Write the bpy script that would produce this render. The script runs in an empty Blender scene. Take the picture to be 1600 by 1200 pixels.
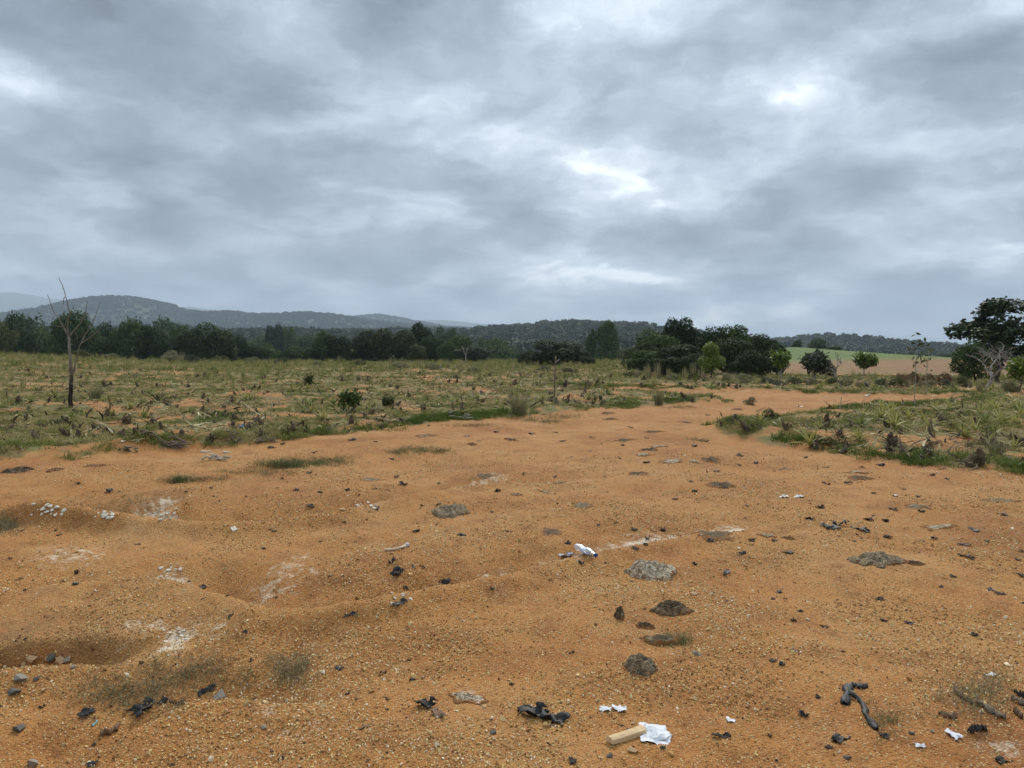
import bpy, math, random
import numpy as np
from mathutils import Vector, Matrix, Euler

# ------------------------------------------------------------------ camera, sky, sun, exposure
sc = bpy.context.scene
EYE = 1.65
F = 1200.0                       # focal length in pixels of a 1600 x 1200 frame
PITCH = math.atan(62 / F)        # camera looks slightly down
cam_d = bpy.data.cameras.new("camera")
cam = bpy.data.objects.new("camera", cam_d)
sc.collection.objects.link(cam)
cam.location = (0, 0, EYE)
cam.rotation_euler = (math.pi / 2 - PITCH, 0, 0)
cam_d.sensor_width = 36.0
cam_d.lens = 36.0 * F / 1600
cam_d.clip_start = 0.05
cam_d.clip_end = 40000
sc.camera = cam

SUN_EL, SUN_AZ = math.radians(40), math.radians(12)    # azimuth from +Y towards +X (in front, high)
SKY_GAIN = 0.66
EXPOSURE = 1.22


class NT:
    """tiny node-tree helper"""
    def __init__(s, tree):
        s.t = tree

    def n(s, typ, ins=None, **props):
        nd = s.t.nodes.new(typ)
        for k, v in props.items():
            setattr(nd, k, v)
        for k, v in (ins or {}).items():
            sock = nd.inputs[k]
            if hasattr(v, "is_output") or isinstance(v, bpy.types.NodeSocket):
                s.t.links.new(v, sock)
            else:
                sock.default_value = v
        return nd

    def math(s, op, a, b=0.0, c=0.0, clamp=False):
        return s.n("ShaderNodeMath", {0: a, 1: b, 2: c}, operation=op, use_clamp=clamp).outputs[0]

    def vmath(s, op, a, b=(0, 0, 0)):
        nd = s.n("ShaderNodeVectorMath", {0: a, 1: b}, operation=op)
        return nd.outputs[1] if op in ("DOT_PRODUCT", "LENGTH", "DISTANCE") else nd.outputs[0]

    def mix(s, f, a, b, blend="MIX"):
        nd = s.n("ShaderNodeMix", data_type="RGBA", blend_type=blend)
        for k, v in ((0, f), (6, a), (7, b)):
            if isinstance(v, bpy.types.NodeSocket):
                s.t.links.new(v, nd.inputs[k])
            else:
                nd.inputs[k].default_value = v if k == 0 else (*v[:3], 1)
        return nd.outputs[2]

    def ramp(s, f, stops, interp="LINEAR"):
        nd = s.n("ShaderNodeValToRGB", {0: f})
        cr = nd.color_ramp
        cr.interpolation = interp
        while len(cr.elements) < len(stops):
            cr.elements.new(0.5)
        for e, (p, c) in zip(cr.elements, stops):
            e.position = p
            e.color = (*c, 1) if len(c) == 3 else c
        return nd.outputs[0]

    def noise(s, vec, scale, detail=4.0, rough=0.55, dist=0.0, color=False):
        nd = s.n("ShaderNodeTexNoise", {"Vector": vec, "Scale": scale, "Detail": detail, "Roughness": rough, "Distortion": dist})
        return nd.outputs[1] if color else nd.outputs[0]

    def sstep(s, x, lo, hi):
        nd = s.n("ShaderNodeMapRange", {0: x, 1: lo, 2: hi, 3: 0.0, 4: 1.0}, interpolation_type="SMOOTHSTEP")
        return nd.outputs[0]


def pix_dir(u, v):
    """unit ray(s) through pixel(s) of the 1600 x 1200 frame"""
    u = np.asarray(u, float); v = np.asarray(v, float)
    cx = (u - 800) / F; cy = (600 - v) / F
    c, s = math.cos(PITCH), math.sin(PITCH)
    d = np.stack([cx, c + cy * s, -s + cy * c], -1)
    return d / np.linalg.norm(d, axis=-1, keepdims=True)


def build_world():
    w = bpy.data.worlds.new("World")
    sc.world = w
    w.use_nodes = True
    t = w.node_tree
    t.nodes.clear()
    N = NT(t)
    co = N.n("ShaderNodeTexCoord").outputs["Generated"]
    d = N.vmath("NORMALIZE", co)
    sep = N.n("ShaderNodeSeparateXYZ", {0: d})
    dz = N.math("MAXIMUM", sep.outputs[2], 0.0)
    den = N.math("ADD", dz, 0.30)
    px = N.math("DIVIDE", sep.outputs[0], den)
    py = N.math("DIVIDE", sep.outputs[1], den)
    p = N.n("ShaderNodeCombineXYZ", {0: px, 1: py, 2: 0.37}).outputs[0]

    def scaled(v, f):
        o = N.vmath("SCALE", v)
        o.node.inputs["Scale"].default_value = f
        return o
    warp = N.noise(p, 3.4, 6, 0.62, color=True)
    wv = N.vmath("SUBTRACT", warp, (0.5, 0.5, 0.5))
    pw = N.vmath("ADD", p, scaled(wv, 0.36))

    def deck(q):
        """thickness of the cloud deck: broad sheets, torn edges"""
        big = N.noise(N.vmath("ADD", q, (11.3, 2.1, 0.0)), 1.35, 2, 0.5)
        mid = N.noise(N.vmath("ADD", q, (4.3, 1.7, 2.0)), 5.2, 6, 0.54)
        return N.math("MULTIPLY_ADD", N.math("SUBTRACT", big, 0.5), 1.7, N.math("MULTIPLY", N.math("SUBTRACT", mid, 0.5), 1.45))
    th = deck(pw)
    # edges that face the light are brighter than the undersides
    rim = N.math("SUBTRACT", th, deck(N.vmath("ADD", pw, (0.01, 0.045, 0.0))))
    # lumpy cells
    vo = N.n("ShaderNodeTexVoronoi", {"Vector": N.vmath("ADD", pw, (3.1, 0.6, 0.0)), "Scale": 2.9, "Smoothness": 0.4}, feature="SMOOTH_F1", voronoi_dimensions="2D")
    th = N.math("MULTIPLY_ADD", N.math("SUBTRACT", 0.36, vo.outputs["Distance"]), 1.15, th)
    fine = N.noise(N.vmath("ADD", pw, (9.1, 3.3, 5.0)), 17.0, 4, 0.6)
    th = N.math("ADD", th, N.math("MULTIPLY", N.math("SUBTRACT", fine, 0.5), 0.16))
    # where the cloud deck is thicker or thinner: (pixel in the photo, radius in degrees, thickness)
    for (u, v, rad, a) in [(940, 80, 6, -.26), (1120, 140, 4, -.18), (540, 105, 7, -.32), (1010, 280, 5, -.12), (800, 190, 6, -.14),
                           (260, 120, 7, -.12), (1110, 40, 3, -.1),
                           (130, 215, 8, .26), (600, 20, 9, .34), (330, 20, 9, .28), (820, 30, 6, .26), (1330, 190, 10, .22), (1490, 150, 8, .10),
                           (700, 300, 7, .12), (1200, 330, 7, .12), (450, 250, 5, .1), (900, 190, 3.5, .12), (60, 50, 6, .1), (1585, 380, 3, -.25)]:
        dd = pix_dir(u, v)
        dist = N.vmath("DISTANCE", N.vmath("ADD", d, scaled(wv, 0.10)), tuple(dd))
        g = N.n("ShaderNodeMapRange", {0: dist, 1: 0.0, 2: math.radians(rad) * 1.7, 3: a, 4: 0.0}, interpolation_type="SMOOTHSTEP")
        th = N.math("ADD", th, g.outputs[0])
    br = N.math("MULTIPLY_ADD", rim, 0.75, N.math("MULTIPLY", th, -0.66))          # thin = bright
    br = N.math("MULTIPLY_ADD", br, N.n("ShaderNodeMapRange", {0: dz, 1: 0.0, 2: 0.20, 3: 0.95, 4: 1.05}).outputs[0], 0.30)
    col = N.ramp(N.math("MULTIPLY_ADD", br, 0.69, 0.31), [(0.0, (0.105, 0.128, 0.158)), (0.16, (0.150, 0.182, 0.222)), (0.31, (0.195, 0.233, 0.280)), (0.46, (0.262, 0.308, 0.365)), (0.62, (0.375, 0.430, 0.495)),
                      (0.765, (0.52, 0.58, 0.65)), (0.89, (0.76, 0.82, 0.88)), (1.0, (0.95, 0.98, 1.0))])
    # physically based clear sky shows faintly through the thinnest cloud
    sky = N.n("ShaderNodeTexSky", sky_type="NISHITA", sun_disc=False, sun_elevation=SUN_EL, sun_rotation=SUN_AZ)
    skyc = N.vmath("SCALE", sky.outputs[0])
    skyc.node.inputs["Scale"].default_value = 0.10
    thin = N.math("MULTIPLY", N.sstep(br, 0.62, 1.0), 0.35)
    col = N.mix(thin, col, skyc)
    # an overcast sky is brighter towards the zenith
    gain = N.math("MULTIPLY_ADD", dz, 0.85, 0.97)
    col = N.mix(1.0, col, N.n("ShaderNodeCombineXYZ", {0: gain, 1: gain, 2: gain}).outputs[0], "MULTIPLY")
    bg = N.n("ShaderNodeBackground", {"Color": col, "Strength": SKY_GAIN})
    out = N.n("ShaderNodeOutputWorld", {"Surface": bg.outputs[0]})


build_world()
sun_d = bpy.data.lights.new("sun", "SUN")
sun_d.energy = 1.5
sun_d.angle = math.radians(16)
sun_d.color = (1.0, 0.95, 0.87)
sun = bpy.data.objects.new("sun", sun_d)
sc.collection.objects.link(sun)
sdir = Vector((math.sin(SUN_AZ) * math.cos(SUN_EL), math.cos(SUN_AZ) * math.cos(SUN_EL), math.sin(SUN_EL)))
sun.rotation_euler = sdir.to_track_quat("Z", "Y").to_euler()
sc.view_settings.view_transform = "Standard"
sc.view_settings.look = "None"
sc.view_settings.gamma = 1.0
sc.view_settings.exposure = EXPOSURE
sc.cycles.use_denoising = True
sc.cycles.max_bounces = 6
sc.cycles.diffuse_bounces = 3
sc.cycles.volume_bounces = 0

# ------------------------------------------------------------------ numpy noise
_rs = np.random.RandomState(7)
_perm = _rs.permutation(4096)
_grad = _rs.rand(4096) * 2 * math.pi
_gx, _gy = np.cos(_grad), np.sin(_grad)


def perlin(x, y):
    xi = np.floor(x).astype(np.int64); yi = np.floor(y).astype(np.int64)
    xf = x - xi; yf = y - yi
    u = xf * xf * xf * (xf * (xf * 6 - 15) + 10); v = yf * yf * yf * (yf * (yf * 6 - 15) + 10)

    def g(ix, iy, dx, dy):
        h = _perm[(_perm[ix & 4095] + iy) & 4095]
        return _gx[h] * dx + _gy[h] * dy
    a = g(xi, yi, xf, yf); b = g(xi + 1, yi, xf - 1, yf)
    c = g(xi, yi + 1, xf, yf - 1); e = g(xi + 1, yi + 1, xf - 1, yf - 1)
    return (a + u * (b - a)) * (1 - v) + (c + u * (e - c)) * v


def fbm(x, y, scale, octv=3, seed=0.0):
    s = 0; a = 1.0; f = 1.0 / scale
    for i in range(octv):
        s = s + a * perlin(x * f + seed * 17.3 + i * 5.1, y * f - seed * 9.7 + i * 3.3)
        a *= 0.5; f *= 2.03
    return s


def smooth(x, lo, hi):
    t = np.clip((x - lo) / (hi - lo), 0, 1)
    return t * t * (3 - 2 * t)


# ------------------------------------------------------------------ terrain height
def z_plane(x, y):
    return -0.007 * np.maximum(y - 8, 0)


def flat_hit(u, v):
    """pixel -> point on the gently falling base plane"""
    d = pix_dir(u, v)
    t = EYE / -d[..., 2]
    y = t * d[..., 1]
    far = y > 8
    t2 = (EYE - 0.056) / (-d[..., 2] - 0.007 * d[..., 1])
    t = np.where(far, t2, t)
    return np.stack([t * d[..., 0], t * d[..., 1]], -1)


def poly_px(pts):
    a = np.array(pts, float)
    return flat_hit(a[:, 0], a[:, 1])


# outline of the bare orange dirt, photo pixels on the ground
DIRT = poly_px([(-900, 735), (-300, 728), (0, 722), (100, 718), (200, 708), (300, 699), (450, 690), (560, 679), (700, 660), (830, 650), (930, 641),
                (1060, 634), (1150, 630), (1110, 622), (1060, 616), (960, 611), (890, 606), (960, 606), (1090, 611), (1200, 612), (1330, 616), (1500, 618), (1530, 621),
                (1470, 627), (1400, 632), (1300, 640), (1215, 651), (1150, 657), (1108, 664), (1120, 677), (1200, 697), (1300, 714),
                (1400, 728), (1500, 739), (1600, 746), (1900, 765), (2600, 800), (9000, 2600), (800, 9000), (-8000, 2600)])


def poly_sdf(x, y, P):
    """signed distance, positive inside"""
    x = np.asarray(x, float); y = np.asarray(y, float)
    dmin = np.full(x.shape, 1e9); ins = np.zeros(x.shape, bool)
    n = len(P)
    for i in range(n):
        ax, ay = P[i]; bx, by = P[(i + 1) % n]
        ex, ey = bx - ax, by - ay
        L = ex * ex + ey * ey + 1e-12
        t = np.clip(((x - ax) * ex + (y - ay) * ey) / L, 0, 1)
        dmin = np.minimum(dmin, np.hypot(x - ax - t * ex, y - ay - t * ey))
        c = ((ay > y) != (by > y)) & (x < (bx - ax) * (y - ay) / (by - ay + 1e-12) + ax)
        ins ^= c
    return np.where(ins, dmin, -dmin)


# gullies: polyline in photo pixels with depth; steepness on the near and far side
GULLIES = [
    ([(1230, 812, .015), (1100, 836, .05), (940, 862, .08), (840, 888, .12), (740, 911, .16), (640, 936, .20), (560, 950, .20), (450, 955, .17), (385, 935, .13), (300, 908, .13), (200, 905, .08), (40, 915, .03)], .09, .46),
    ([(870, 752, .02), (740, 757, .06), (650, 775, .12), (530, 800, .15), (400, 813, .15), (250, 822, .24), (150, 818, .34), (60, 812, .30), (-80, 810, .2)], .09, .46),
    ([(265, 775, .05), (235, 788, .22), (180, 800, .30), (110, 803, .22), (40, 800, .1)], .25, .22),
    ([(-140, 1012, .11), (0, 1006, .12), (90, 1000, .11), (180, 992, .06), (250, 985, .01)], .26, .06),
    ([(500, 1080, .03), (420, 1086, .07), (330, 1094, .10), (230, 1122, .12), (120, 1152, .10), (0, 1195, .05)], .09, .45),
    ([(420, 735, .02), (300, 750, .05), (150, 762, .04), (0, 775, .03)], .2, .4),
]
GUL = [(np.c_[poly_px([(a, b) for a, b, _ in g]), [c for _, _, c in g]], wn, wf) for g, wn, wf in GULLIES]


def gully(x, y):
    z = np.zeros_like(x)
    near = (y < 22)
    if not near.any():
        return z
    xx, yy = x[near], y[near]
    wob = fbm(xx, yy, .5, 2, 3.0) * .10
    tot = np.zeros_like(xx)
    for P, wn, wf in GUL:
        best = np.full(xx.shape, 1e9); dep = np.zeros_like(xx); side = np.zeros_like(xx)
        for i in range(len(P) - 1):
            ax, ay, ad = P[i]; bx, by, bd = P[i + 1]
            ex, ey = bx - ax, by - ay
            L = ex * ex + ey * ey
            t = np.clip(((xx - ax) * ex + (yy - ay) * ey) / L, 0, 1)
            qx, qy = xx - ax - t * ex, yy - ay - t * ey
            dd = np.hypot(qx, qy)
            m = dd < best
            best = np.where(m, dd, best); dep = np.where(m, ad + t * (bd - ad), dep)
            # far side = away from the camera
            sg = np.sign(qx * (ax + t * ex) + qy * (ay + t * ey))
            side = np.where(m, sg, side)
        s = best * side + wob
        prof = np.where(s < 0, np.exp(-(np.abs(s) / wn) ** 2.4), np.exp(-(s / wf) ** 2.0))
        lip = .26 * np.exp(-((s + wn + .10) / .17) ** 2) if wn < .3 else .25 * np.exp(-((s - wf - .2) / .25) ** 2)
        tot += 2.1 * dep * (lip - prof)
    z[near] = tot
    return z


HILLS = [  # depth, thickness, tree height, silhouette in photo pixels
    (2200, 420, 8, [(-500, 480), (-200, 474), (0, 492), (60, 489), (110, 477), (150, 466), (175, 462), (205, 462), (225, 465), (255, 470), (285, 481), (330, 486), (385, 486), (412, 490), (450, 488), (490, 486), (530, 490), (570, 497), (600, 501), (700, 510), (900, 520), (1050, 545), (2200, 560)]),
    (3300, 450, 8, [(-500, 530), (480, 520), (530, 503), (565, 491), (595, 489), (640, 498), (690, 507), (760, 512), (900, 520), (1050, 545), (2200, 560)]),
    (6200, 800, 0, [(-900, 440), (-200, 465), (0, 459), (25, 457), (50, 460), (80, 467), (130, 470), (200, 484), (300, 480), (360, 487), (430, 492), (550, 497), (700, 501), (800, 511), (950, 530), (1100, 550), (2500, 560)]),
    (820, 170, 7, [(-500, 545), (640, 532), (700, 522), (740, 513), (790, 508), (835, 505), (850, 500), (905, 500), (955, 503), (1000, 506), (1025, 513), (1080, 520), (1150, 532), (2500, 560)]),
    (900, 180, 7, [(-500, 580), (1100, 560), (1190, 540), (1235, 527), (1285, 520), (1310, 524), (1345, 531), (1375, 541), (1400, 545), (1430, 541), (1485, 549), (1560, 551), (1800, 540), (2500, 520)]),
]


def z_far(x, y):
    d = np.hypot(x, y)
    z = np.interp(d, [0, 90, 128, 250, 500, 850, 1300, 20000], [0, 0, -6.5, -7, 1, 12, 11, 8])
    z = z - smooth(x / np.maximum(y, 1), .12, .5) * np.interp(d, [150, 400, 900, 2500], [0, 8, 22, 30])
    z = z + fbm(x, y, 190, 3, 1.0) * np.interp(d, [120, 260, 900, 3000], [0, 3.0, 7, 10])
    for Y0, s, th, prof in HILLS:
        p = np.array(prof, float)
        u = 800 + F * x / Y0
        h = EYE + (538 - np.interp(u, p[:, 0], p[:, 1])) / F * Y0 - th
        h = h + fbm(x, y, Y0 * .06, 3, Y0 * .01) * Y0 * .0016
        z = z + np.maximum(h - z, 0) * np.exp(-((y - Y0) / s) ** 2) * (y > 0)
    return z


def height(x, y, dirt=None):
    x = np.asarray(x, float); y = np.asarray(y, float)
    shp = x.shape
    x = x.ravel(); y = y.ravel()
    d = np.hypot(x, y)
    near = d < 230
    z = np.zeros_like(x)
    # beyond the crest
    fw = smooth(d, 90 + 6 * fbm(x, y, 30, 2, 5.), 118)
    right = smooth(x / np.maximum(y, 1), .20, .33) * smooth(d, 30, 70)
    zb = np.where(y < 0, 0, z_plane(x, np.minimum(y, 100)))
    zb = zb + .85 * smooth(-x / np.maximum(y, 1), .32, .68) * smooth(d, 40, 92) * (y > 0)
    far = z_far(x, y)
    zc = zb * (1 - fw) + far * fw
    # the tilled hillside on the right: falls into a dip, then rises
    zr = EYE + (538 - np.interp(800 + F * x / 150., [1100, 1180, 1240, 1350, 1450, 1500, 1600, 1900], [552, 545, 542, 552, 566, 574, 586, 600])) / F * 150
    k = np.clip((y - 62) / 88., 0, 1)
    rise = np.where(y < 62, zb - .35 * smooth(d, 30, 60), (zb - .35) * (1 - k) + zr * k)
    rise = np.where(y > 150, zr - (y - 150) * .05, rise)
    rw = right * (1 - smooth(d, 230, 330))
    zc = zc * (1 - rw) + rise * rw
    z[:] = zc
    nn = d < 130
    if nn.any():
        xx, yy, dd = x[nn], y[nn], d[nn]
        sd = poly_sdf(xx, yy, DIRT)
        fld = smooth(-sd, -.15, .5)
        fade = 1 - smooth(dd, 90, 130)
        # ploughed, lumpy field; worn dirt lower
        zf = .07 + .085 * fbm(xx, yy, 1.5, 3, 2.) + .10 * fbm(xx, yy, 6., 2, 4.) + .05 * np.abs(fbm(xx, yy, .5, 2, 8.))
        zf = zf + .12 * np.exp(-((-sd - .55) / .4) ** 2) * (fbm(xx, yy, 2.2, 2, 6.) + .25)
        zd = .10 * fbm(xx, yy, 2.6, 2, 11.) + .030 * fbm(xx, yy, .55, 3, 12.)
        nr = dd < 14
        if nr.any():
            zd[nr] += .011 * fbm(xx[nr], yy[nr], .14, 4, 13.)
        zd = zd + gully(xx, yy)
        z[nn] += fade * (zf * fld + zd * (1 - fld))
    return z.reshape(shp)


def hit(u, v, steps=700):
    """pixel(s) -> point(s) on the ground"""
    d = pix_dir(u, v)
    one = d.ndim == 1
    d = np.atleast_2d(d)
    t = np.geomspace(1.4, 400, steps)
    P = d[:, None, :] * t[None, :, None]
    zz = P[..., 2] + EYE - height(P[..., 0], P[..., 1])
    below = zz < 0
    k = np.where(below.any(1), below.argmax(1), steps - 1)
    k = np.maximum(k, 1)
    i = np.arange(len(d))
    z0, z1 = zz[i, k - 1], zz[i, k]
    f = np.clip(z0 / (z0 - z1 + 1e-9), 0, 1)
    tt = t[k - 1] + f * (t[k] - t[k - 1])
    xy = d[:, :2] * tt[:, None]
    out = np.c_[xy, height(xy[:, 0], xy[:, 1])]
    return out[0] if one else out


# ------------------------------------------------------------------ mesh helpers
col = sc.collection


def mesh_np(name, V, Fc, smooth_=False):
    V = np.asarray(V, np.float32); Fc = np.asarray(Fc, np.int32)
    me = bpy.data.meshes.new(name)
    me.vertices.add(len(V)); me.vertices.foreach_set("co", V.ravel())
    n, k = Fc.shape
    me.loops.add(n * k); me.loops.foreach_set("vertex_index", Fc.ravel())
    me.polygons.add(n); me.polygons.foreach_set("loop_start", np.arange(0, n * k, k, dtype=np.int32))
    if smooth_:
        me.polygons.foreach_set("use_smooth", np.ones(n, bool))
    me.update(calc_edges=True)
    me.validate()
    return me


def fattr(me, name, data):
    a = me.attributes.new(name, "FLOAT", "POINT")
    a.data.foreach_set("value", np.asarray(data, np.float32).ravel())


def obj(name, me, mat=None, parent=None, loc=None, rot=None, scale=None):
    o = bpy.data.objects.new(name, me)
    col.objects.link(o)
    if mat is not None and me is not None and not me.materials:
        me.materials.append(mat)
    if parent is not None:
        o.parent = parent
    if loc is not None:
        o.location = loc
    if rot is not None:
        o.rotation_euler = rot
    if scale is not None:
        o.scale = (scale,) * 3 if np.isscalar(scale) else scale
    return o


def tag(o, label, cat, group=None, kind=None):
    o["label"] = label
    o["category"] = cat
    if group:
        o["group"] = group
    if kind:
        o["kind"] = kind
    return o


def empty(name, loc, rz=0.0):
    o = bpy.data.objects.new(name, None)
    o.empty_display_size = .1
    col.objects.link(o)
    o.location = loc
    o.rotation_euler = (0, 0, rz)
    return o


class MB:
    def __init__(s):
        s.v = []; s.f = []; s.t = []

    def add(s, V, Fc, t=None):
        b = sum(len(a) for a in s.v)
        V = np.asarray(V, float); Fc = np.asarray(Fc, int)
        if Fc.shape[1] == 3:
            Fc = np.c_[Fc, Fc[:, 2]]
        s.v.append(V); s.f.append(Fc + b)
        s.t.append(np.zeros(len(V)) if t is None else np.asarray(t, float))

    def mesh(s, name, smooth_=False):
        V = np.concatenate(s.v); Fc = np.concatenate(s.f)
        me = bpy.data.meshes.new(name)
        faces = [tuple(q[:3]) if q[2] == q[3] else tuple(q) for q in Fc.tolist()]
        me.from_pydata(V.tolist(), [], faces)
        if smooth_:
            me.polygons.foreach_set("use_smooth", np.ones(len(faces), bool))
        fattr(me, "t", np.concatenate(s.t))
        me.update()
        return me


def tube(mb, P, R, sides=6, cap=True):
    P = np.asarray(P, float); R = np.asarray(R, float)
    n = len(P)
    T = np.gradient(P, axis=0)
    T /= np.linalg.norm(T, axis=1, keepdims=True) + 1e-9
    ref = np.array([1., .13, .07]) if abs(T[0][0]) < .8 else np.array([.1, 1., .05])
    A = np.cross(T, ref); A /= np.linalg.norm(A, axis=1, keepdims=True) + 1e-9
    B = np.cross(T, A)
    th = np.linspace(0, 2 * np.pi, sides, endpoint=False)
    V = P[:, None] + R[:, None, None] * (np.cos(th)[None, :, None] * A[:, None] + np.sin(th)[None, :, None] * B[:, None])
    V = V.reshape(-1, 3)
    i, j = np.meshgrid(np.arange(n - 1), np.arange(sides), indexing="ij")
    a = i * sides + j; b = i * sides + (j + 1) % sides
    Fc = np.stack([a, b, b + sides, a + sides], -1).reshape(-1, 4)
    if cap:
        V = np.r_[V, P[:1], P[-1:]]
        c0, c1 = n * sides, n * sides + 1
        k = np.arange(sides); kn = (k + 1) % sides
        Fc = np.r_[Fc, np.c_[kn, k, np.full(sides, c0), np.full(sides, c0)],
                   np.c_[(n - 1) * sides + k, (n - 1) * sides + kn, np.full(sides, c1), np.full(sides, c1)]]
    mb.add(V, Fc, np.repeat(np.linspace(0, 1, n), sides).tolist() + ([0, 1] if cap else []))


def bend_line(p0, p1, n, wob, rng, sag=0.0):
    p0 = np.asarray(p0, float); p1 = np.asarray(p1, float)
    t = np.linspace(0, 1, n)
    P = p0 + (p1 - p0) * t[:, None]
    L = np.linalg.norm(p1 - p0)
    w = np.cumsum(rng.normal(0, 1, (n, 3)), 0) * wob * L / n
    w -= t[:, None] * w[-1]
    P = P + w
    P[:, 2] -= sag * L * 4 * t * (1 - t)
    return P


# ------------------------------------------------------------------ materials
def mat_new(name):
    m = bpy.data.materials.new(name)
    m.use_nodes = True
    m.node_tree.nodes.clear()
    return m, NT(m.node_tree)


def finish(m, N, color, rough=.9, bump=None, bstr=.3, bdist=.02, spec=.3, transl=0.0, **kw):
    b = N.n("ShaderNodeBsdfPrincipled", {"Base Color": color if isinstance(color, bpy.types.NodeSocket) else (*color, 1), "Roughness": rough, "Specular IOR Level": spec, **kw})
    if bump is not None:
        bn = N.n("ShaderNodeBump", {"Strength": bstr, "Distance": bdist, "Height": bump})
        N.t.links.new(bn.outputs[0], b.inputs["Normal"])
    sh = b.outputs[0]
    if transl > 0:
        tr = N.n("ShaderNodeBsdfTranslucent", {"Color": color if isinstance(color, bpy.types.NodeSocket) else (*color, 1)})
        sh = N.n("ShaderNodeMixShader", {0: transl, 1: sh, 2: tr.outputs[0]}).outputs[0]
    N.n("ShaderNodeOutputMaterial", {"Surface": sh})
    return m


def foliage_mat(name, stops, rough=.6, transl=.25, attr=None, along=None, spec=.3):
    """leaf colour varies from leaf to leaf (mesh island); attr: per-instance tint attribute"""
    m, N = mat_new(name)
    r = N.n("ShaderNodeNewGeometry").outputs["Random Per Island"]
    if attr:
        a = N.n("ShaderNodeAttribute", attribute_type="INSTANCER", attribute_name=attr).outputs["Fac"]
        r = N.math("ADD", N.math("MULTIPLY", r, .35), N.math("MULTIPLY", a, .65))
    else:
        o = N.n("ShaderNodeObjectInfo").outputs["Random"]
        r = N.math("ADD", N.math("MULTIPLY", r, .75), N.math("MULTIPLY", o, .25))
    c = N.ramp(r, stops)
    if along:
        t = N.n("ShaderNodeAttribute", attribute_name="t").outputs["Fac"]
        c = N.mix(N.sstep(t, along[0], along[1]), c, along[2])
    return finish(m, N, c, rough, transl=transl, spec=spec * .5)


def plain_mat(name, a, b, scale, rough=.9, bstr=.5, bdist=.01, detail=6, spec=.3, c=None):
    m, N = mat_new(name)
    co = N.n("ShaderNodeTexCoord").outputs["Object"]
    n1 = N.noise(co, scale, detail, .65)
    stops = [(.3, a), (.7, b)] if c is None else [(.28, a), (.5, b), (.72, c)]
    colr = N.ramp(n1, stops)
    return finish(m, N, colr, rough, bump=n1, bstr=bstr, bdist=bdist, spec=spec)


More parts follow.
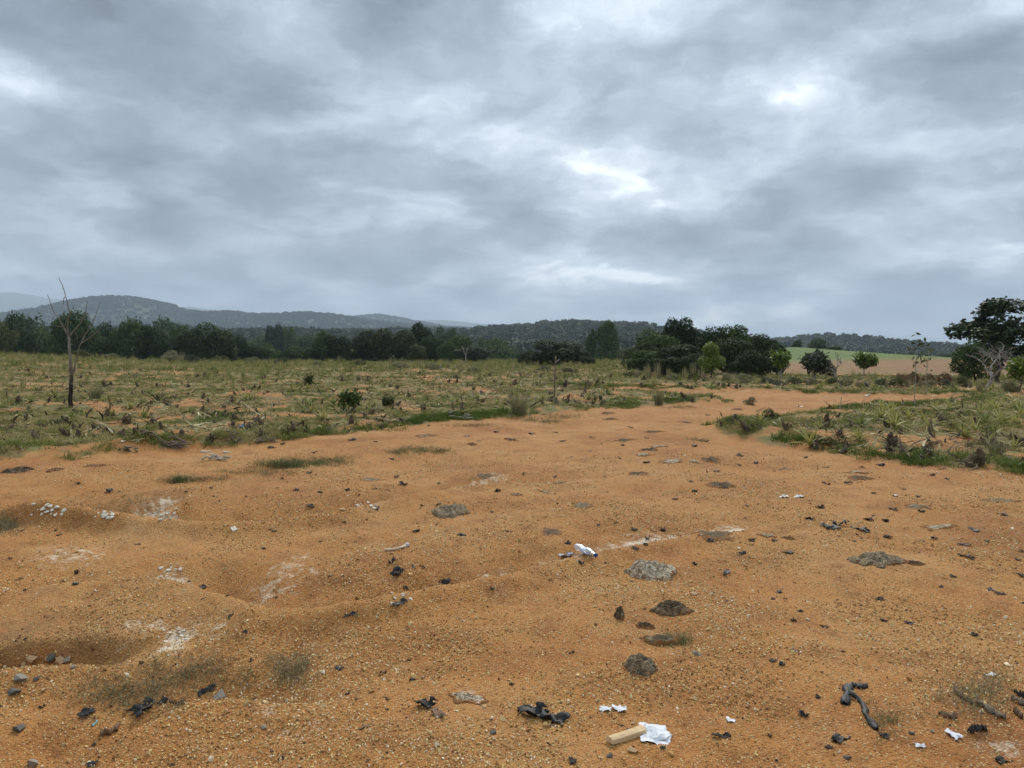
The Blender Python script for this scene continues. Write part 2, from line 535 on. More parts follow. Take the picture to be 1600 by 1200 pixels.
def ground_material():
    m, N = mat_new("ground")
    co = N.n("ShaderNodeTexCoord").outputs["Object"]
    at = lambda k: N.n("ShaderNodeAttribute", attribute_name=k).outputs["Fac"]
    dirt, white, forest, tilled, meadow, raw_and_shade = at("dirt"), at("white"), at("forest"), at("tilled"), at("meadow"), at("raw_and_shade")
    n_big = N.noise(co, .55, 4, .6)
    n_mid = N.noise(co, 3.2, 5, .65)
    n_sm = N.noise(co, 24, 4, .7)
    # orange laterite
    c = N.ramp(n_big, [(.30, (.25, .100, .031)), (.48, (.345, .156, .047)), (.62, (.37, .188, .064)), (.74, (.31, .160, .062))])
    c = N.mix(N.math("MULTIPLY", N.sstep(n_mid, .45, .72), .8), c, (.215, .092, .033))
    c = N.mix(N.math("MULTIPLY", N.sstep(N.noise(co, 1.3, 4, .6), .55, .75), .6), c, (.42, .25, .11))
    # pale and dark grit
    v1 = N.n("ShaderNodeTexVoronoi", {"Vector": co, "Scale": 85.0, "Randomness": 1.0})
    vr = N.n("ShaderNodeSeparateColor", {0: v1.outputs["Color"]})
    g_in = N.math("SUBTRACT", 1.0, N.sstep(v1.outputs["Distance"], .25, .55))
    pale = N.math("MULTIPLY", N.math("GREATER_THAN", vr.outputs[0], .70), g_in)
    c = N.mix(N.math("MULTIPLY", pale, .75), c, N.ramp(vr.outputs[1], [(0, (.48, .29, .10)), (1, (.56, .43, .23))]))
    darkg = N.math("MULTIPLY", N.math("LESS_THAN", vr.outputs[0], .17), g_in)
    c = N.mix(N.math("MULTIPLY", darkg, .7), c, (.12, .05, .022))
    v2 = N.n("ShaderNodeTexVoronoi", {"Vector": co, "Scale": 38.0})
    vr2 = N.n("ShaderNodeSeparateColor", {0: v2.outputs["Color"]})
    lump = N.math("MULTIPLY", N.math("GREATER_THAN", vr2.outputs[2], .84), N.math("SUBTRACT", 1.0, N.sstep(v2.outputs["Distance"], .2, .42)))
    c = N.mix(N.math("MULTIPLY", lump, .6), c, (.58, .41, .20))
    c = N.mix(N.math("MULTIPLY", N.sstep(n_sm, .5, .8), .4), c, (.19, .08, .03))
    # bare clay in the cut banks, gully wall shade painted in, white kaolin patches
    c = N.mix(N.math("MULTIPLY", raw_and_shade, .8), c, N.ramp(N.noise(co, 9, 5, .6, .6), [(.3, (.15, .075, .035)), (.5, (.26, .15, .06)), (.7, (.33, .13, .055))]))
    wn = N.sstep(N.math("ADD", white, N.math("MULTIPLY", N.math("SUBTRACT", N.noise(co, 11, 8, .78), .5), 2.2)), .36, .85)
    c = N.mix(N.math("MULTIPLY", wn, .85), c, N.ramp(n_sm, [(.3, (.52, .42, .28)), (.6, (.70, .62, .49))]))
    # field: soil, dead litter, low green
    fg = N.noise(co, 1.1, 5, .65)
    fc = N.ramp(N.noise(co, 5.5, 6, .7), [(.25, (.085, .05, .026)), (.45, (.165, .12, .047)), (.6, (.22, .17, .068)), (.78, (.32, .25, .12))])
    fc = N.mix(N.math("MULTIPLY", N.sstep(fg, .45, .62), .7), fc, (.115, .125, .038))
    fc = N.mix(N.math("MULTIPLY", N.sstep(N.noise(N.vmath("ADD", co, (31., 7., 0.)), .8, 5, .65), .50, .62), .85), fc, (.275, .135, .054))
    edge = N.math("ADD", dirt, N.math("MULTIPLY", N.math("SUBTRACT", N.noise(co, 1.8, 7, .72), .5), .8))
    c = N.mix(N.sstep(edge, .26, .46), fc, c)
    # far ground
    tl = N.ramp(N.noise(co, .35, 6, .7), [(.3, (.16, .085, .04)), (.5, (.215, .12, .057)), (.7, (.17, .125, .05))])
    c = N.mix(tilled, c, tl)
    c = N.mix(meadow, c, N.ramp(N.noise(co, .2, 6, .7), [(.3, (.065, .105, .026)), (.7, (.12, .155, .045))]))
    c = N.mix(forest, c, N.ramp(N.noise(co, .03, 6, .7), [(.35, (.035, .05, .02)), (.55, (.045, .06, .024)), (.75, (.065, .08, .032))]))
    # relief
    hgt = N.math("ADD", N.math("MULTIPLY", n_sm, .6), N.math("MULTIPLY", g_in, .35))
    hgt = N.math("ADD", hgt, N.math("MULTIPLY", lump, .8))
    hgt = N.math("ADD", hgt, N.math("MULTIPLY", N.noise(co, 70, 4, .7), .5))
    return finish(m, N, c, .95, bump=hgt, bstr=.9, bdist=.016, spec=.15)


# ------------------------------------------------------------------ the ground sheet
def build_ground():
    fine = np.radians(np.linspace(-41, 41, 700))
    coarse = np.radians(np.linspace(41, 319, 90))[1:-1]
    az = np.r_[fine, coarse]
    dep = np.radians(np.linspace(62, .95, 560))
    rr = EYE / np.tan(dep)
    rf = np.geomspace(rr[-1], 8000, 170)[1:]
    r = np.r_[.25, rr, rf]
    R, A = np.meshgrid(r, az, indexing="ij")
    x = R * np.sin(A); y = R * np.cos(A)
    z = height(x, y)
    n, k = R.shape
    V = np.stack([x, y, z], -1).reshape(-1, 3)
    i, j = np.meshgrid(np.arange(n - 1), np.arange(k), indexing="ij")
    a = i * k + j; b = i * k + (j + 1) % k
    Fc = np.stack([a, a + k, b + k, b], -1).reshape(-1, 4)
    me = mesh_np("ground", V, Fc[:, ::-1], True)
    xf, yf = x.ravel(), y.ravel()
    d = np.hypot(xf, yf)
    dirt = np.zeros(len(xf))
    nn = d < 130
    dirt[nn] = smooth(poly_sdf(xf[nn], yf[nn], DIRT), -.45, .45)
    # bare patches of soil in the field
    for (u, v, ru, rv, a) in [(100, 692, 70, 6, .8), (170, 690, 60, 4, .6), (290, 684, 90, 6, .85), (350, 678, 50, 4, .7), (165, 629, 30, 2.5, .8), (385, 622, 45, 3, .75), (90, 610, 40, 3, .7), (520, 625, 45, 3, .6),
                              (980, 606, 80, 2, .8), (1310, 705, 30, 5, .7), (1420, 715, 60, 5, .7), (1210, 680, 25, 5, .6), (690, 596, 60, 2, .7), (1520, 655, 20, 4, .5), (250, 660, 50, 4, .5), (600, 655, 30, 3, .5), (30, 662, 60, 4, .45)]:
        c = flat_hit(u, v); e = flat_hit(u + ru, v); f = flat_hit(u, v - rv)
        g = np.exp(-((xf - c[0]) / abs(e[0] - c[0])) ** 2 - ((yf - c[1]) / abs(f[1] - c[1])) ** 2)
        dirt = np.maximum(dirt, a * g * (yf > 0))
    fd = nn & (d < 75)
    bn = fbm(xf[fd], yf[fd], 1.6, 4, 31.) + .5 * fbm(xf[fd], yf[fd], 7., 2, 36.)
    dirt[fd] = np.maximum(dirt[fd], .52 * smooth(bn, .08, .38))
    fattr(me, "dirt", dirt)
    white = np.zeros(len(xf)); raw_and_shade = np.zeros(len(xf))
    for (u, v, ru, rv, a) in [(72, 797, 34, 14, 1), (165, 806, 34, 9, .95), (245, 806, 34, 14, .75), (262, 888, 40, 14, .7), (300, 908, 50, 14, .55), (275, 990, 34, 30, .72),
                              (330, 985, 40, 20, .5), (225, 972, 60, 18, .5), (1060, 838, 110, 14, .62), (960, 858, 70, 9, .7), (860, 882, 80, 12, .55), (720, 910, 90, 12, .6),
                              (620, 935, 40, 14, .7), (415, 1120, 25, 18, .6), (480, 1150, 80, 30, .4), (430, 890, 60, 20, .5), (735, 1090, 35, 20, .5), (570, 790, 40, 8, .6),
                              (110, 870, 90, 20, .5), (480, 880, 60, 8, .45), (770, 745, 35, 8, .55), (890, 750, 60, 5, .4), (1560, 1180, 60, 25, .5), (250, 780, 14, 8, .8)]:
        c = flat_hit(u, v); e = flat_hit(u + ru, v); f = flat_hit(u, v - rv)
        g = np.exp(-((xf - c[0]) / abs(e[0] - c[0])) ** 2 - ((yf - c[1]) / abs(f[1] - c[1])) ** 2)
        white = np.maximum(white, a * g * (yf > 0))
    for (u, v, ru, rv, a) in [(30, 985, 75, 28, 1), (130, 985, 75, 22, .9), (225, 782, 40, 14, .8), (150, 795, 60, 10, .6), (610, 770, 40, 10, .4)]:  # bare clay of the bank, plus painted shade on the dark gully walls
        c = flat_hit(u, v); e = flat_hit(u + ru, v); f = flat_hit(u, v - rv)
        g = np.exp(-((xf - c[0]) / abs(e[0] - c[0])) ** 2 - ((yf - c[1]) / abs(f[1] - c[1])) ** 2)
        raw_and_shade = np.maximum(raw_and_shade, a * g * (yf > 0))
    # pale wash along the gully beds
    for line, a in (([(1150, 828), (1060, 842), (960, 858), (860, 880), (760, 903), (680, 922), (610, 936)], .80), ([(760, 752), (680, 768), (600, 785), (520, 797)], .6), ([(470, 875), (420, 905), (370, 925)], .5), ([(260, 778), (200, 800), (150, 806)], .7)):
        q = np.array(line, float); tt = np.linspace(0, 1, 26)
        qu = np.interp(tt, np.linspace(0, 1, len(q)), q[:, 0]); qv = np.interp(tt, np.linspace(0, 1, len(q)), q[:, 1])
        for u, v in zip(qu, qv):
            c = flat_hit(u, v); c = c * (1 + .20 / np.hypot(*c))
            g = np.exp(-((xf - c[0]) / .18) ** 2 - ((yf - c[1]) / .20) ** 2)
            white = np.maximum(white, a * g)
    fattr(me, "white", white); fattr(me, "raw_and_shade", raw_and_shade)
    ratio = xf / np.maximum(yf, 1)
    tz = smooth(ratio, .30, .36) * smooth(d, 62, 72) * (1 - smooth(d, 300, 380)) * (yf > 0)
    band = smooth(yf + .22 * (xf - 50), 88 + 5 * fbm(xf, yf, 20, 2, 3.), 106)
    fattr(me, "tilled", tz * (1 - band))
    fattr(me, "meadow", np.clip(tz * band + .75 * smooth(fbm(xf, yf, 160, 2, 9.), .30, .45) * (d > 170) * (d < 1200) * (tz < .1), 0, 1))
    fattr(me, "forest", smooth(d, 105, 140) * (1 - tz) * (1 - .8 * smooth(fbm(xf, yf, 160, 2, 9.), .30, .45) * (d > 170) * (d < 1200)))
    o = obj("ground", me, ground_material())
    o["kind"] = "structure"
    return o


build_ground()


# ------------------------------------------------------------------ scattering of uncountable stuff
def scatter(name, P, rot, scale, idx, tint, meshes, mat, label, cat):
    """one object whose geometry nodes place the little meshes on its points"""
    me = bpy.data.meshes.new(name)
    P = np.asarray(P, np.float32)
    me.vertices.add(len(P)); me.vertices.foreach_set("co", P.ravel())
    a = me.attributes.new("rot", "FLOAT_VECTOR", "POINT"); a.data.foreach_set("vector", np.asarray(rot, np.float32).ravel())
    a = me.attributes.new("scl", "FLOAT_VECTOR", "POINT"); a.data.foreach_set("vector", np.asarray(scale, np.float32).ravel())
    a = me.attributes.new("idx", "INT", "POINT"); a.data.foreach_set("value", np.asarray(idx, np.int32))
    fattr(me, "tint", tint)
    me.materials.append(mat)
    o = bpy.data.objects.new(name, me)
    col.objects.link(o)
    src = bpy.data.collections.new(name + "_pieces")
    for i, m in enumerate(meshes):
        if not m.materials:
            m.materials.append(mat)
        so = bpy.data.objects.new("%s_piece_%02d" % (name, i), m)
        src.objects.link(so)
    ng = bpy.data.node_groups.new(name + "_scatter", "GeometryNodeTree")
    ng.interface.new_socket("Geometry", in_out="INPUT", socket_type="NodeSocketGeometry")
    ng.interface.new_socket("Geometry", in_out="OUTPUT", socket_type="NodeSocketGeometry")
    L = ng.links
    gi = ng.nodes.new("NodeGroupInput"); go = ng.nodes.new("NodeGroupOutput")
    ci = ng.nodes.new("GeometryNodeCollectionInfo")
    ci.inputs["Collection"].default_value = src
    ci.inputs["Separate Children"].default_value = True
    ci.inputs["Reset Children"].default_value = True
    ip = ng.nodes.new("GeometryNodeInstanceOnPoints")
    ip.inputs["Pick Instance"].default_value = True

    def na(k, typ):
        nd = ng.nodes.new("GeometryNodeInputNamedAttribute"); nd.data_type = typ
        nd.inputs[0].default_value = k
        return nd.outputs[0]
    er = ng.nodes.new("FunctionNodeEulerToRotation")
    L.new(na("rot", "FLOAT_VECTOR"), er.inputs[0])
    L.new(gi.outputs[0], ip.inputs["Points"]); L.new(ci.outputs[0], ip.inputs["Instance"])
    L.new(na("idx", "INT"), ip.inputs["Instance Index"])
    L.new(er.outputs[0], ip.inputs["Rotation"]); L.new(na("scl", "FLOAT_VECTOR"), ip.inputs["Scale"])
    L.new(ip.outputs[0], go.inputs[0])
    md = o.modifiers.new("scatter", "NODES"); md.node_group = ng
    tag(o, label, cat, kind="stuff")
    return o


def rock_mesh(name, rng, n=14, flat=.7):
    import bmesh
    bm = bmesh.new()
    p = rng.normal(0, 1, (n, 3)); p /= np.linalg.norm(p, axis=1, keepdims=True)
    p *= rng.uniform(.8, 1.1, (n, 1)); p *= np.array([1, .8, flat]) * .5
    for q in p:
        bm.verts.new(q)
    r = bmesh.ops.convex_hull(bm, input=bm.verts)
    for v in [v for v in bm.verts if not v.link_faces]:
        bm.verts.remove(v)
    me = bpy.data.meshes.new(name)
    bm.to_mesh(me); bm.free()
    return me


def sample_px(n, u0, u1, v0, v1, rng, power=1.0):
    u = rng.uniform(u0, u1, n); v = v0 + (v1 - v0) * rng.rand(n) ** power
    return u, v


def gravel():
    rng = np.random.RandomState(3)
    shapes = [rock_mesh("pebble_%d" % i, rng, 11, .65) for i in range(8)]
    m, N = mat_new("gravel")
    tnt = N.n("ShaderNodeAttribute", attribute_type="INSTANCER", attribute_name="tint").outputs["Fac"]
    c = N.ramp(tnt, [(0, (.10, .048, .022)), (.18, (.24, .115, .04)), (.40, (.38, .205, .07)), (.62, (.52, .34, .125)), (.86, (.62, .48, .23)), (1, (.70, .62, .46))])
    finish(m, N, c, .85, spec=.25)
    # area sampling so that density is per square metre, thinner far away
    n = 900000
    r = np.sqrt(rng.uniform(1.8 ** 2, 13 ** 2, n))
    a = np.radians(rng.uniform(-42, 42, n))
    x, y = r * np.sin(a), r * np.cos(a)
    dens = .10 + 1.35 * smooth(fbm(x, y, 1.2, 4, 21.), -.22, .34)
    dens = dens * np.interp(r, [2, 4, 6, 9, 12.8], [1.0, .85, .36, .22, .0])
    keep = (rng.rand(n) < dens * .75) & (poly_sdf(x, y, DIRT) > -.1)
    x, y, r = x[keep], y[keep], r[keep]
    n = len(x)
    s = .0050 + .0125 * rng.rand(n) ** 2.6
    s *= np.interp(r, [2, 6, 13], [1.0, 1.2, 1.5])
    big = rng.rand(n) < .010
    s = np.where(big, s * 1.9 + .004, s)
    P = np.c_[x, y, height(x, y) + s * .12]
    tint = np.clip(rng.normal(.54, .23, n) + .22 * fbm(x, y, 1.1, 2, 5.), 0, 1)
    print("pebbles", n)
    scatter("gravel", P, rng.uniform(0, 6.28, (n, 3)), np.c_[s, s, s], rng.randint(0, 8, n), tint, shapes, m,
            "loose yellow and tan gravel lying over the bare orange dirt", "gravel")


gravel()


def blade_tuft(name, rng, n, h, spread, width, lean=.6, seg=3, droop=.3):
    """a tuft of grass blades, unit metres"""
    mb = MB()
    for _ in range(n):
        a = rng.uniform(0, 6.283)
        b = rng.uniform(0, 6.283)
        p = np.array([math.cos(a), math.sin(a), 0]) * spread * rng.rand() ** .6
        out = np.array([math.cos(b), math.sin(b), 0]) * .6 + (p / (spread + 1e-6)) * .5
        hh = h * rng.uniform(.5, 1.0)
        t = np.linspace(0, 1, seg + 1)
        L = out[None] * (lean * hh * (t ** 1.5))[:, None] * rng.uniform(.4, 1.2) + np.array([0, 0, 1.]) * (hh * (t - droop * t ** 2.5 * rng.rand()))[:, None] + p
        sd = np.cross(out, [0, 0, 1.]); sd /= np.linalg.norm(sd) + 1e-9
        w = width * (1 - t ** 1.6) * .5 + width * .04
        V = np.empty((2 * (seg + 1), 3)); V[0::2] = L - sd * w[:, None]; V[1::2] = L + sd * w[:, None]
        i = np.arange(seg) * 2
        mb.add(V, np.c_[i, i + 1, i + 3, i + 2], np.repeat(t, 2))
    return mb.mesh(name)


GREEN_GRASS = [(0, (.055, .100, .018)), (.3, (.11, .145, .030)), (.55, (.19, .19, .052)), (.8, (.31, .265, .105)), (1, (.44, .36, .19))]


def field_grass():
    rng = np.random.RandomState(5)
    tufts = [blade_tuft("tuft_%d" % i, rng, 26, .11, .13, .010, 1.0, 2) for i in range(4)]
    tufts += [blade_tuft("tuft_%d" % (i + 4), rng, 20, .20, .10, .012, .8, 3) for i in range(3)]
    m = foliage_mat("field_grass", GREEN_GRASS, .8, .25, attr="tint")
    n = 210000
    # equal share per ring in picture, so mostly area-driven but denser near
    r = 8.0 + (112 - 8) * rng.rand(n) ** 1.35
    a = np.radians(rng.uniform(-42, 42, n))
    # the rim of the dirt is greener and thicker
    r2 = 8.0 + 27 * rng.rand(150000) ** 1.2; a2 = np.radians(rng.uniform(-42, 42, 150000))
    sd2 = poly_sdf(r2 * np.sin(a2), r2 * np.cos(a2), DIRT)
    k2 = (sd2 < .1) & (sd2 > -1.3) & (rng.rand(150000) < .25 + .75 * smooth(fbm(r2 * np.sin(a2), r2 * np.cos(a2), 1.5, 2, 33.), -.3, .2))
    r = np.r_[r, r2[k2]]; a = np.r_[a, a2[k2]]; n = len(r)
    x, y = r * np.sin(a), r * np.cos(a)
    sd = poly_sdf(x, y, DIRT)
    bare = smooth(fbm(x, y, 1.6, 4, 31.) + .5 * fbm(x, y, 7., 2, 36.), -.16, .20) * np.where(r > 60, .7, 1)
    lush = np.exp(-((-sd - .35) / .4) ** 2) * smooth(fbm(x, y, 1.5, 2, 33.), -.3, .2)
    keep = (sd < -.05 + .40 * fbm(x, y, .9, 3, 2.)) & (rng.rand(n) > bare * .97 - lush * .6) & (rng.rand(n) < .62 + .3 * lush)
    ratio = x / y
    keep &= ~((ratio > .31) & (r > 60))
    x, y, r, lush = x[keep], y[keep], r[keep], lush[keep]
    n = len(x)
    patch = fbm(x, y, 2.2, 3, 35.)
    tint = np.clip(.56 + .75 * patch + .25 * fbm(x, y, 9., 2, 38.) + rng.normal(0, .17, n) - .6 * lush, 0, 1)
    s = rng.uniform(.45, 1.1, n) * (1 + smooth(r, 25, 90) * 1.3)
    idx = np.where(rng.rand(n) < .80 - .2 * smooth(r, 50, 90), rng.randint(0, 4, n), rng.randint(4, 7, n))
    sz = s * rng.uniform(.45, .95, n) * (1 - .35 * smooth(r, 25, 90))
    tall = (rng.rand(n) < np.interp(r, [30, 55, 85, 105], [.0, .05, .16, .45])) & (fbm(x, y, 9, 2, 44.) > -.12)
    sz = np.where(tall, rng.uniform(1.8, 4.2, n), sz); idx = np.where(tall, rng.randint(4, 7, n), idx); tint = np.where(tall, np.clip(tint + rng.normal(.1, .2, n), 0, 1), tint)
    P = np.c_[x, y, height(x, y) - .01]
    rot = np.c_[rng.normal(0, .12, n), rng.normal(0, .12, n), rng.uniform(0, 6.28, n)]
    print("tufts", n)
    scatter("field_grass", P, rot, np.c_[s, s, sz], idx, tint, tufts, m, "low green and straw coloured grass covering the cleared field", "grass")


field_grass()


def dry_grass():
    """thin withered grass on the bare dirt"""
    rng = np.random.RandomState(15)
    tufts = [blade_tuft("wisp_%d" % i, rng, 13, .055, .06, .0026, 2.0, 3, .7) for i in range(4)]
    m = foliage_mat("dry_grass", [(0, (.06, .095, .022)), (.3, (.11, .12, .045)), (.65, (.22, .18, .10)), (1, (.34, .26, .15))], .85, .2, attr="tint")
    PX = []
    for (u, v, ru, rv, n, tint, s) in [(200, 1085, 75, 28, 130, .62, .8), (290, 1055, 60, 25, 110, .6, .8), (455, 1050, 35, 25, 80, .6, .8), (380, 1060, 40, 18, 30, .45, .7),
                                        (1530, 1080, 60, 35, 110, .68, .8), (1380, 1130, 25, 22, 30, .35, .7), (1055, 1003, 22, 9, 60, .28, .8),
                                        (455, 727, 50, 5, 260, .08, 1.4), (515, 722, 40, 5, 110, .25, 1.2), (300, 750, 50, 4, 90, .35, 1.), (280, 752, 12, 3, 60, .12, 1.2), (400, 738, 60, 5, 90, .4, 1.),
                                        (655, 704, 35, 6, 160, .2, 1.), (690, 705, 12, 3, 40, .1, 1.), (620, 707, 12, 3, 40, .3, 1.), (10, 822, 16, 10, 90, .75, 1.2),
                                        (830, 657, 20, 3, 60, .2, 1.2), (860, 660, 20, 3, 60, .15, 1.3), (1090, 688, 15, 2, 40, .3, 1.), (210, 782, 30, 9, 60, .75, .8), (760, 745, 25, 4, 40, .8, .7),
                                        (880, 652, 40, 4, 90, .2, 1.3), (740, 665, 40, 3, 70, .2, 1.2), (1060, 637, 30, 2, 60, .3, 1.3), (1100, 612, 90, 4, 120, .35, 1.4), (1330, 637, 60, 3, 60, .4, 1.2)]:
        q = rng.normal(0, .55, (n, 2))
        PX.append(np.c_[u + q[:, 0] * ru, v + q[:, 1] * rv, np.full(n, tint), np.full(n, s)])
    A = np.concatenate(PX)
    P = hit(A[:, 0], A[:, 1])
    n = len(P)
    s = A[:, 3] * rng.uniform(.6, 1.3, n)
    tint = np.clip(A[:, 2] + rng.normal(0, .14, n), 0, 1)
    rot = np.c_[rng.normal(0, .3, n), rng.normal(0, .3, n), rng.uniform(0, 6.28, n)]
    scatter("dry_grass", P, rot, np.c_[s, s, s], rng.randint(0, 4, n), tint, tufts, m, "thin withered grass wisps growing in patches on the bare dirt", "grass")


dry_grass()


# ------------------------------------------------------------------ crowns and trees
def leaf_quads(P, Nn, s, rng, elong=1.0):
    n = len(P)
    Nn = Nn / (np.linalg.norm(Nn, axis=1, keepdims=True) + 1e-9)
    r = rng.normal(0, 1, (n, 3))
    t = np.cross(Nn, r); t /= np.linalg.norm(t, axis=1, keepdims=True) + 1e-9
    b = np.cross(Nn, t)
    s = s[:, None]
    fold = rng.uniform(.05, .3, (n, 1)) * s
    V = np.stack([P - t * s * .6 * elong, P + b * s * .36 - Nn * fold, P + t * s * .6 * elong, P - b * s * .36 - Nn * fold], 1).reshape(-1, 3)
    Fc = np.arange(4 * n).reshape(n, 4)
    return V, Fc


def crown_mesh(name, seed, n=6500, leaf=.036, lobes=16, tall=1.0, conical=0.0, low=0.0, gap=.0, rad_=(.11, .22)):
    """crown of leaf clumps in a box 1 x 1 x 1, bottom at z = 0"""
    rng = np.random.RandomState(seed)
    C, R = [], []
    while len(C) < lobes:
        p = rng.uniform(-1, 1, 3)
        if np.linalg.norm(p) > 1:
            continue
        zz = (p[2] + 1) / 2
        wid = 1 - conical * zz
        if low >= 1 and p[2] < 0:        # bushy to the ground
            q = rng.normal(0, 1, 2); p[:2] = q / np.linalg.norm(q) * math.sqrt(rng.rand())
        if p[2] < -.3 and rng.rand() > low:
            continue
        C.append([p[0] * .34 * wid, p[1] * .34 * wid, .5 + p[2] * .34])
        R.append(rng.uniform(*rad_) * (1 - .5 * conical * zz))
    C = np.array(C); R = np.array(R)
    w = R ** 2; w /= w.sum()
    k = rng.choice(lobes, n * 2, p=w)
    d = rng.normal(0, 1, (n * 2, 3)); d /= np.linalg.norm(d, axis=1, keepdims=True)
    rad = R[k] * np.where(rng.rand(n * 2) < .82, rng.uniform(.80, 1.10, n * 2), rng.uniform(.2, .9, n * 2))
    # knobbly surface of each lobe
    kn = np.sin(d[:, 0] * 9 + k * 2.1) * np.sin(d[:, 1] * 8 + k) * np.sin(d[:, 2] * 9 + 1.3 * k)
    rad *= 1 + .22 * kn
    P = C[k] + d * rad[:, None]
    inner = np.zeros(len(P), bool)
    for c, r in zip(C, R):
        inner |= np.linalg.norm(P - c, axis=1) < r * .68
    keep = ~inner & (P[:, 2] > .02) & ((d[:, 2] > -.75) | (rng.rand(len(P)) < .4))
    if gap > 0:
        keep &= (np.sin(P[:, 0] * 21 + seed) + np.sin(P[:, 1] * 19) + np.sin(P[:, 2] * 23 + 2)) > -2.4 + gap * 3
    P, d = P[keep][:n], d[keep][:n]
    Nn = d * .7 + rng.normal(0, .55, d.shape) + np.array([0, 0, .35])
    V, Fc = leaf_quads(P, Nn, leaf * rng.uniform(.6, 1.35, len(P)), rng)
    lo, hi = V.min(0), V.max(0)
    V = (V - lo) / (hi - lo) - np.array([.5, .5, 0])
    return mesh_np(name, V, Fc)


M_DARK = foliage_mat("leaf_dark", [(0, (.007, .014, .004)), (.4, (.017, .031, .008)), (.75, (.033, .054, .013)), (1, (.068, .090, .025))], .85, .15)
M_MID = foliage_mat("leaf_mid", [(0, (.020, .038, .010)), (.4, (.044, .073, .018)), (.75, (.075, .108, .028)), (1, (.12, .15, .05))], .85, .2)
M_OLIVE = foliage_mat("leaf_olive", [(0, (.03, .038, .013)), (.4, (.06, .07, .022)), (.75, (.10, .105, .035)), (1, (.16, .15, .06))], .85, .2)
M_RUST = foliage_mat("leaf_rust", [(0, (.012, .021, .007)), (.5, (.028, .042, .012)), (.8, (.055, .058, .018)), (1, (.13, .075, .028))], .85, .15)
M_LIME = foliage_mat("leaf_lime", [(0, (.05, .085, .012)), (.4, (.10, .15, .02)), (.75, (.155, .205, .03)), (1, (.22, .25, .055))], .5, .3)
M_GREY = foliage_mat("leaf_grey", [(0, (.025, .035, .018)), (.5, (.055, .068, .038)), (1, (.11, .12, .075))], .85, .15)
M_GLOSS = foliage_mat("leaf_gloss", [(0, (.012, .022, .007)), (.5, (.030, .050, .013)), (.85, (.06, .085, .022)), (1, (.12, .125, .045))], .62, .15, spec=.5)
M_DRY = foliage_mat("leaf_dry", [(0, (.08, .045, .02)), (.5, (.16, .095, .045)), (1, (.25, .17, .09))], .8, .2)
M_STRAW = foliage_mat("straw", [(0, (.13, .12, .05)), (.5, (.25, .215, .11)), (1, (.40, .34, .20))], .8, .25)
M_REED = foliage_mat("reed", [(0, (.10, .115, .045)), (.5, (.19, .18, .085)), (1, (.33, .29, .17))], .8, .25)
M_BARK = plain_mat("bark", (.055, .042, .03), (.16, .13, .10), 14, .95, .6, .02)
M_PALEBARK = plain_mat("pale_bark", (.17, .15, .125), (.36, .33, .29), 10, .9, .5, .01)
M_STICK = plain_mat("stick", (.09, .065, .045), (.22, .17, .12), 26, .9, .5, .004)

CROWN = {
    "round": [crown_mesh("crown_round_%d" % i, 20 + i, 7000, .034, 17) for i in range(4)],
    "low": [crown_mesh("crown_low_%d" % i, 40 + i, 6500, .036, 20, low=1.0) for i in range(3)],
    "cone": [crown_mesh("crown_cone_%d" % i, 60 + i, 5500, .036, 22, conical=.75, low=1.0) for i in range(2)],
    "open": [crown_mesh("crown_open_0", 95, 7500, .034, 44, low=.75, gap=.58, rad_=(.07, .12))],
    "loose": [crown_mesh("crown_loose_%d" % i, 80 + i, 3600, .042, 15, low=.5, gap=.45) for i in range(2)],
}
_cm = {}


def crown_variant(kind, k, mat):
    base = CROWN[kind][k % len(CROWN[kind])]
    key = (base.name, mat.name)
    if key not in _cm:
        me = base.copy() if base.materials else base
        if base.materials:
            me.materials.clear()
        me.materials.append(mat)
        _cm[key] = me
    return _cm[key]


def trunk_mesh(name, seed, forks=4):
    """trunk and limbs for a crown in a unit box"""
    rng = np.random.RandomState(seed)
    mb = MB()
    P = bend_line((0, 0, -.03), (rng.normal(0, .03), rng.normal(0, .03), .55), 7, .25, rng)
    tube(mb, P, np.linspace(.034, .016, 7), 7)
    for i in range(forks):
        a = i * 6.283 / forks + rng.rand()
        b = P[rng.randint(2, 6)]
        e = b + np.array([math.cos(a) * .26, math.sin(a) * .26, rng.uniform(.15, .32)])
        tube(mb, bend_line(b, e, 6, .3, rng, .06), np.linspace(.015, .004, 6), 5)
    return mb.mesh(name, True)


TRUNKS = [trunk_mesh("trunk_%d" % i, 100 + i) for i in range(4)]
_tm = {}


def at_depth(u, D):
    """point on the ground in the direction of picture column u, D metres ahead"""
    x = (u - 800) / F * D
    return np.array([x, D, float(height(np.array([x]), np.array([D]))[0])])


def v_of(p):
    """picture row at which a point shows (for sizing)"""
    c, s = math.cos(PITCH), math.sin(PITCH)
    y, z = p[1], p[2] - EYE
    return 600 - F * (y * s + z * c) / (y * c - z * s)


TREE_N = [0]


def crown_tree(u, top, w_px, D, kind, mat, label, group=None, name="broadleaf_tree", bark=None, clear=.0, dy=0.):
    """tree whose crown top shows at row top; clear = share of height that is bare trunk"""
    TREE_N[0] += 1
    k = TREE_N[0]
    p = at_depth(u, D)
    H = EYE + (538 - top) / F * D - p[2]
    W = w_px / F * D
    t = empty(name, p, k * 1.7)
    bark = bark or M_BARK
    tb = TRUNKS[k % 4]
    key = (tb.name, bark.name)
    if key not in _tm:
        me = tb.copy(); me.materials.clear(); me.materials.append(bark); _tm[key] = me
    obj("trunk", _tm[key], None, t, (0, 0, 0), (0, 0, k), (max(W, H * .5) * .9, max(W, H * .5) * .9, H * 1.05))
    zlow = H * clear
    obj("crown", crown_variant(kind, k, mat), None, t, (0, 0, zlow), (0, 0, k * 2.3), (W * 1.06, W * 1.06, H - zlow))
    tag(t, label, "tree", group)
    return t


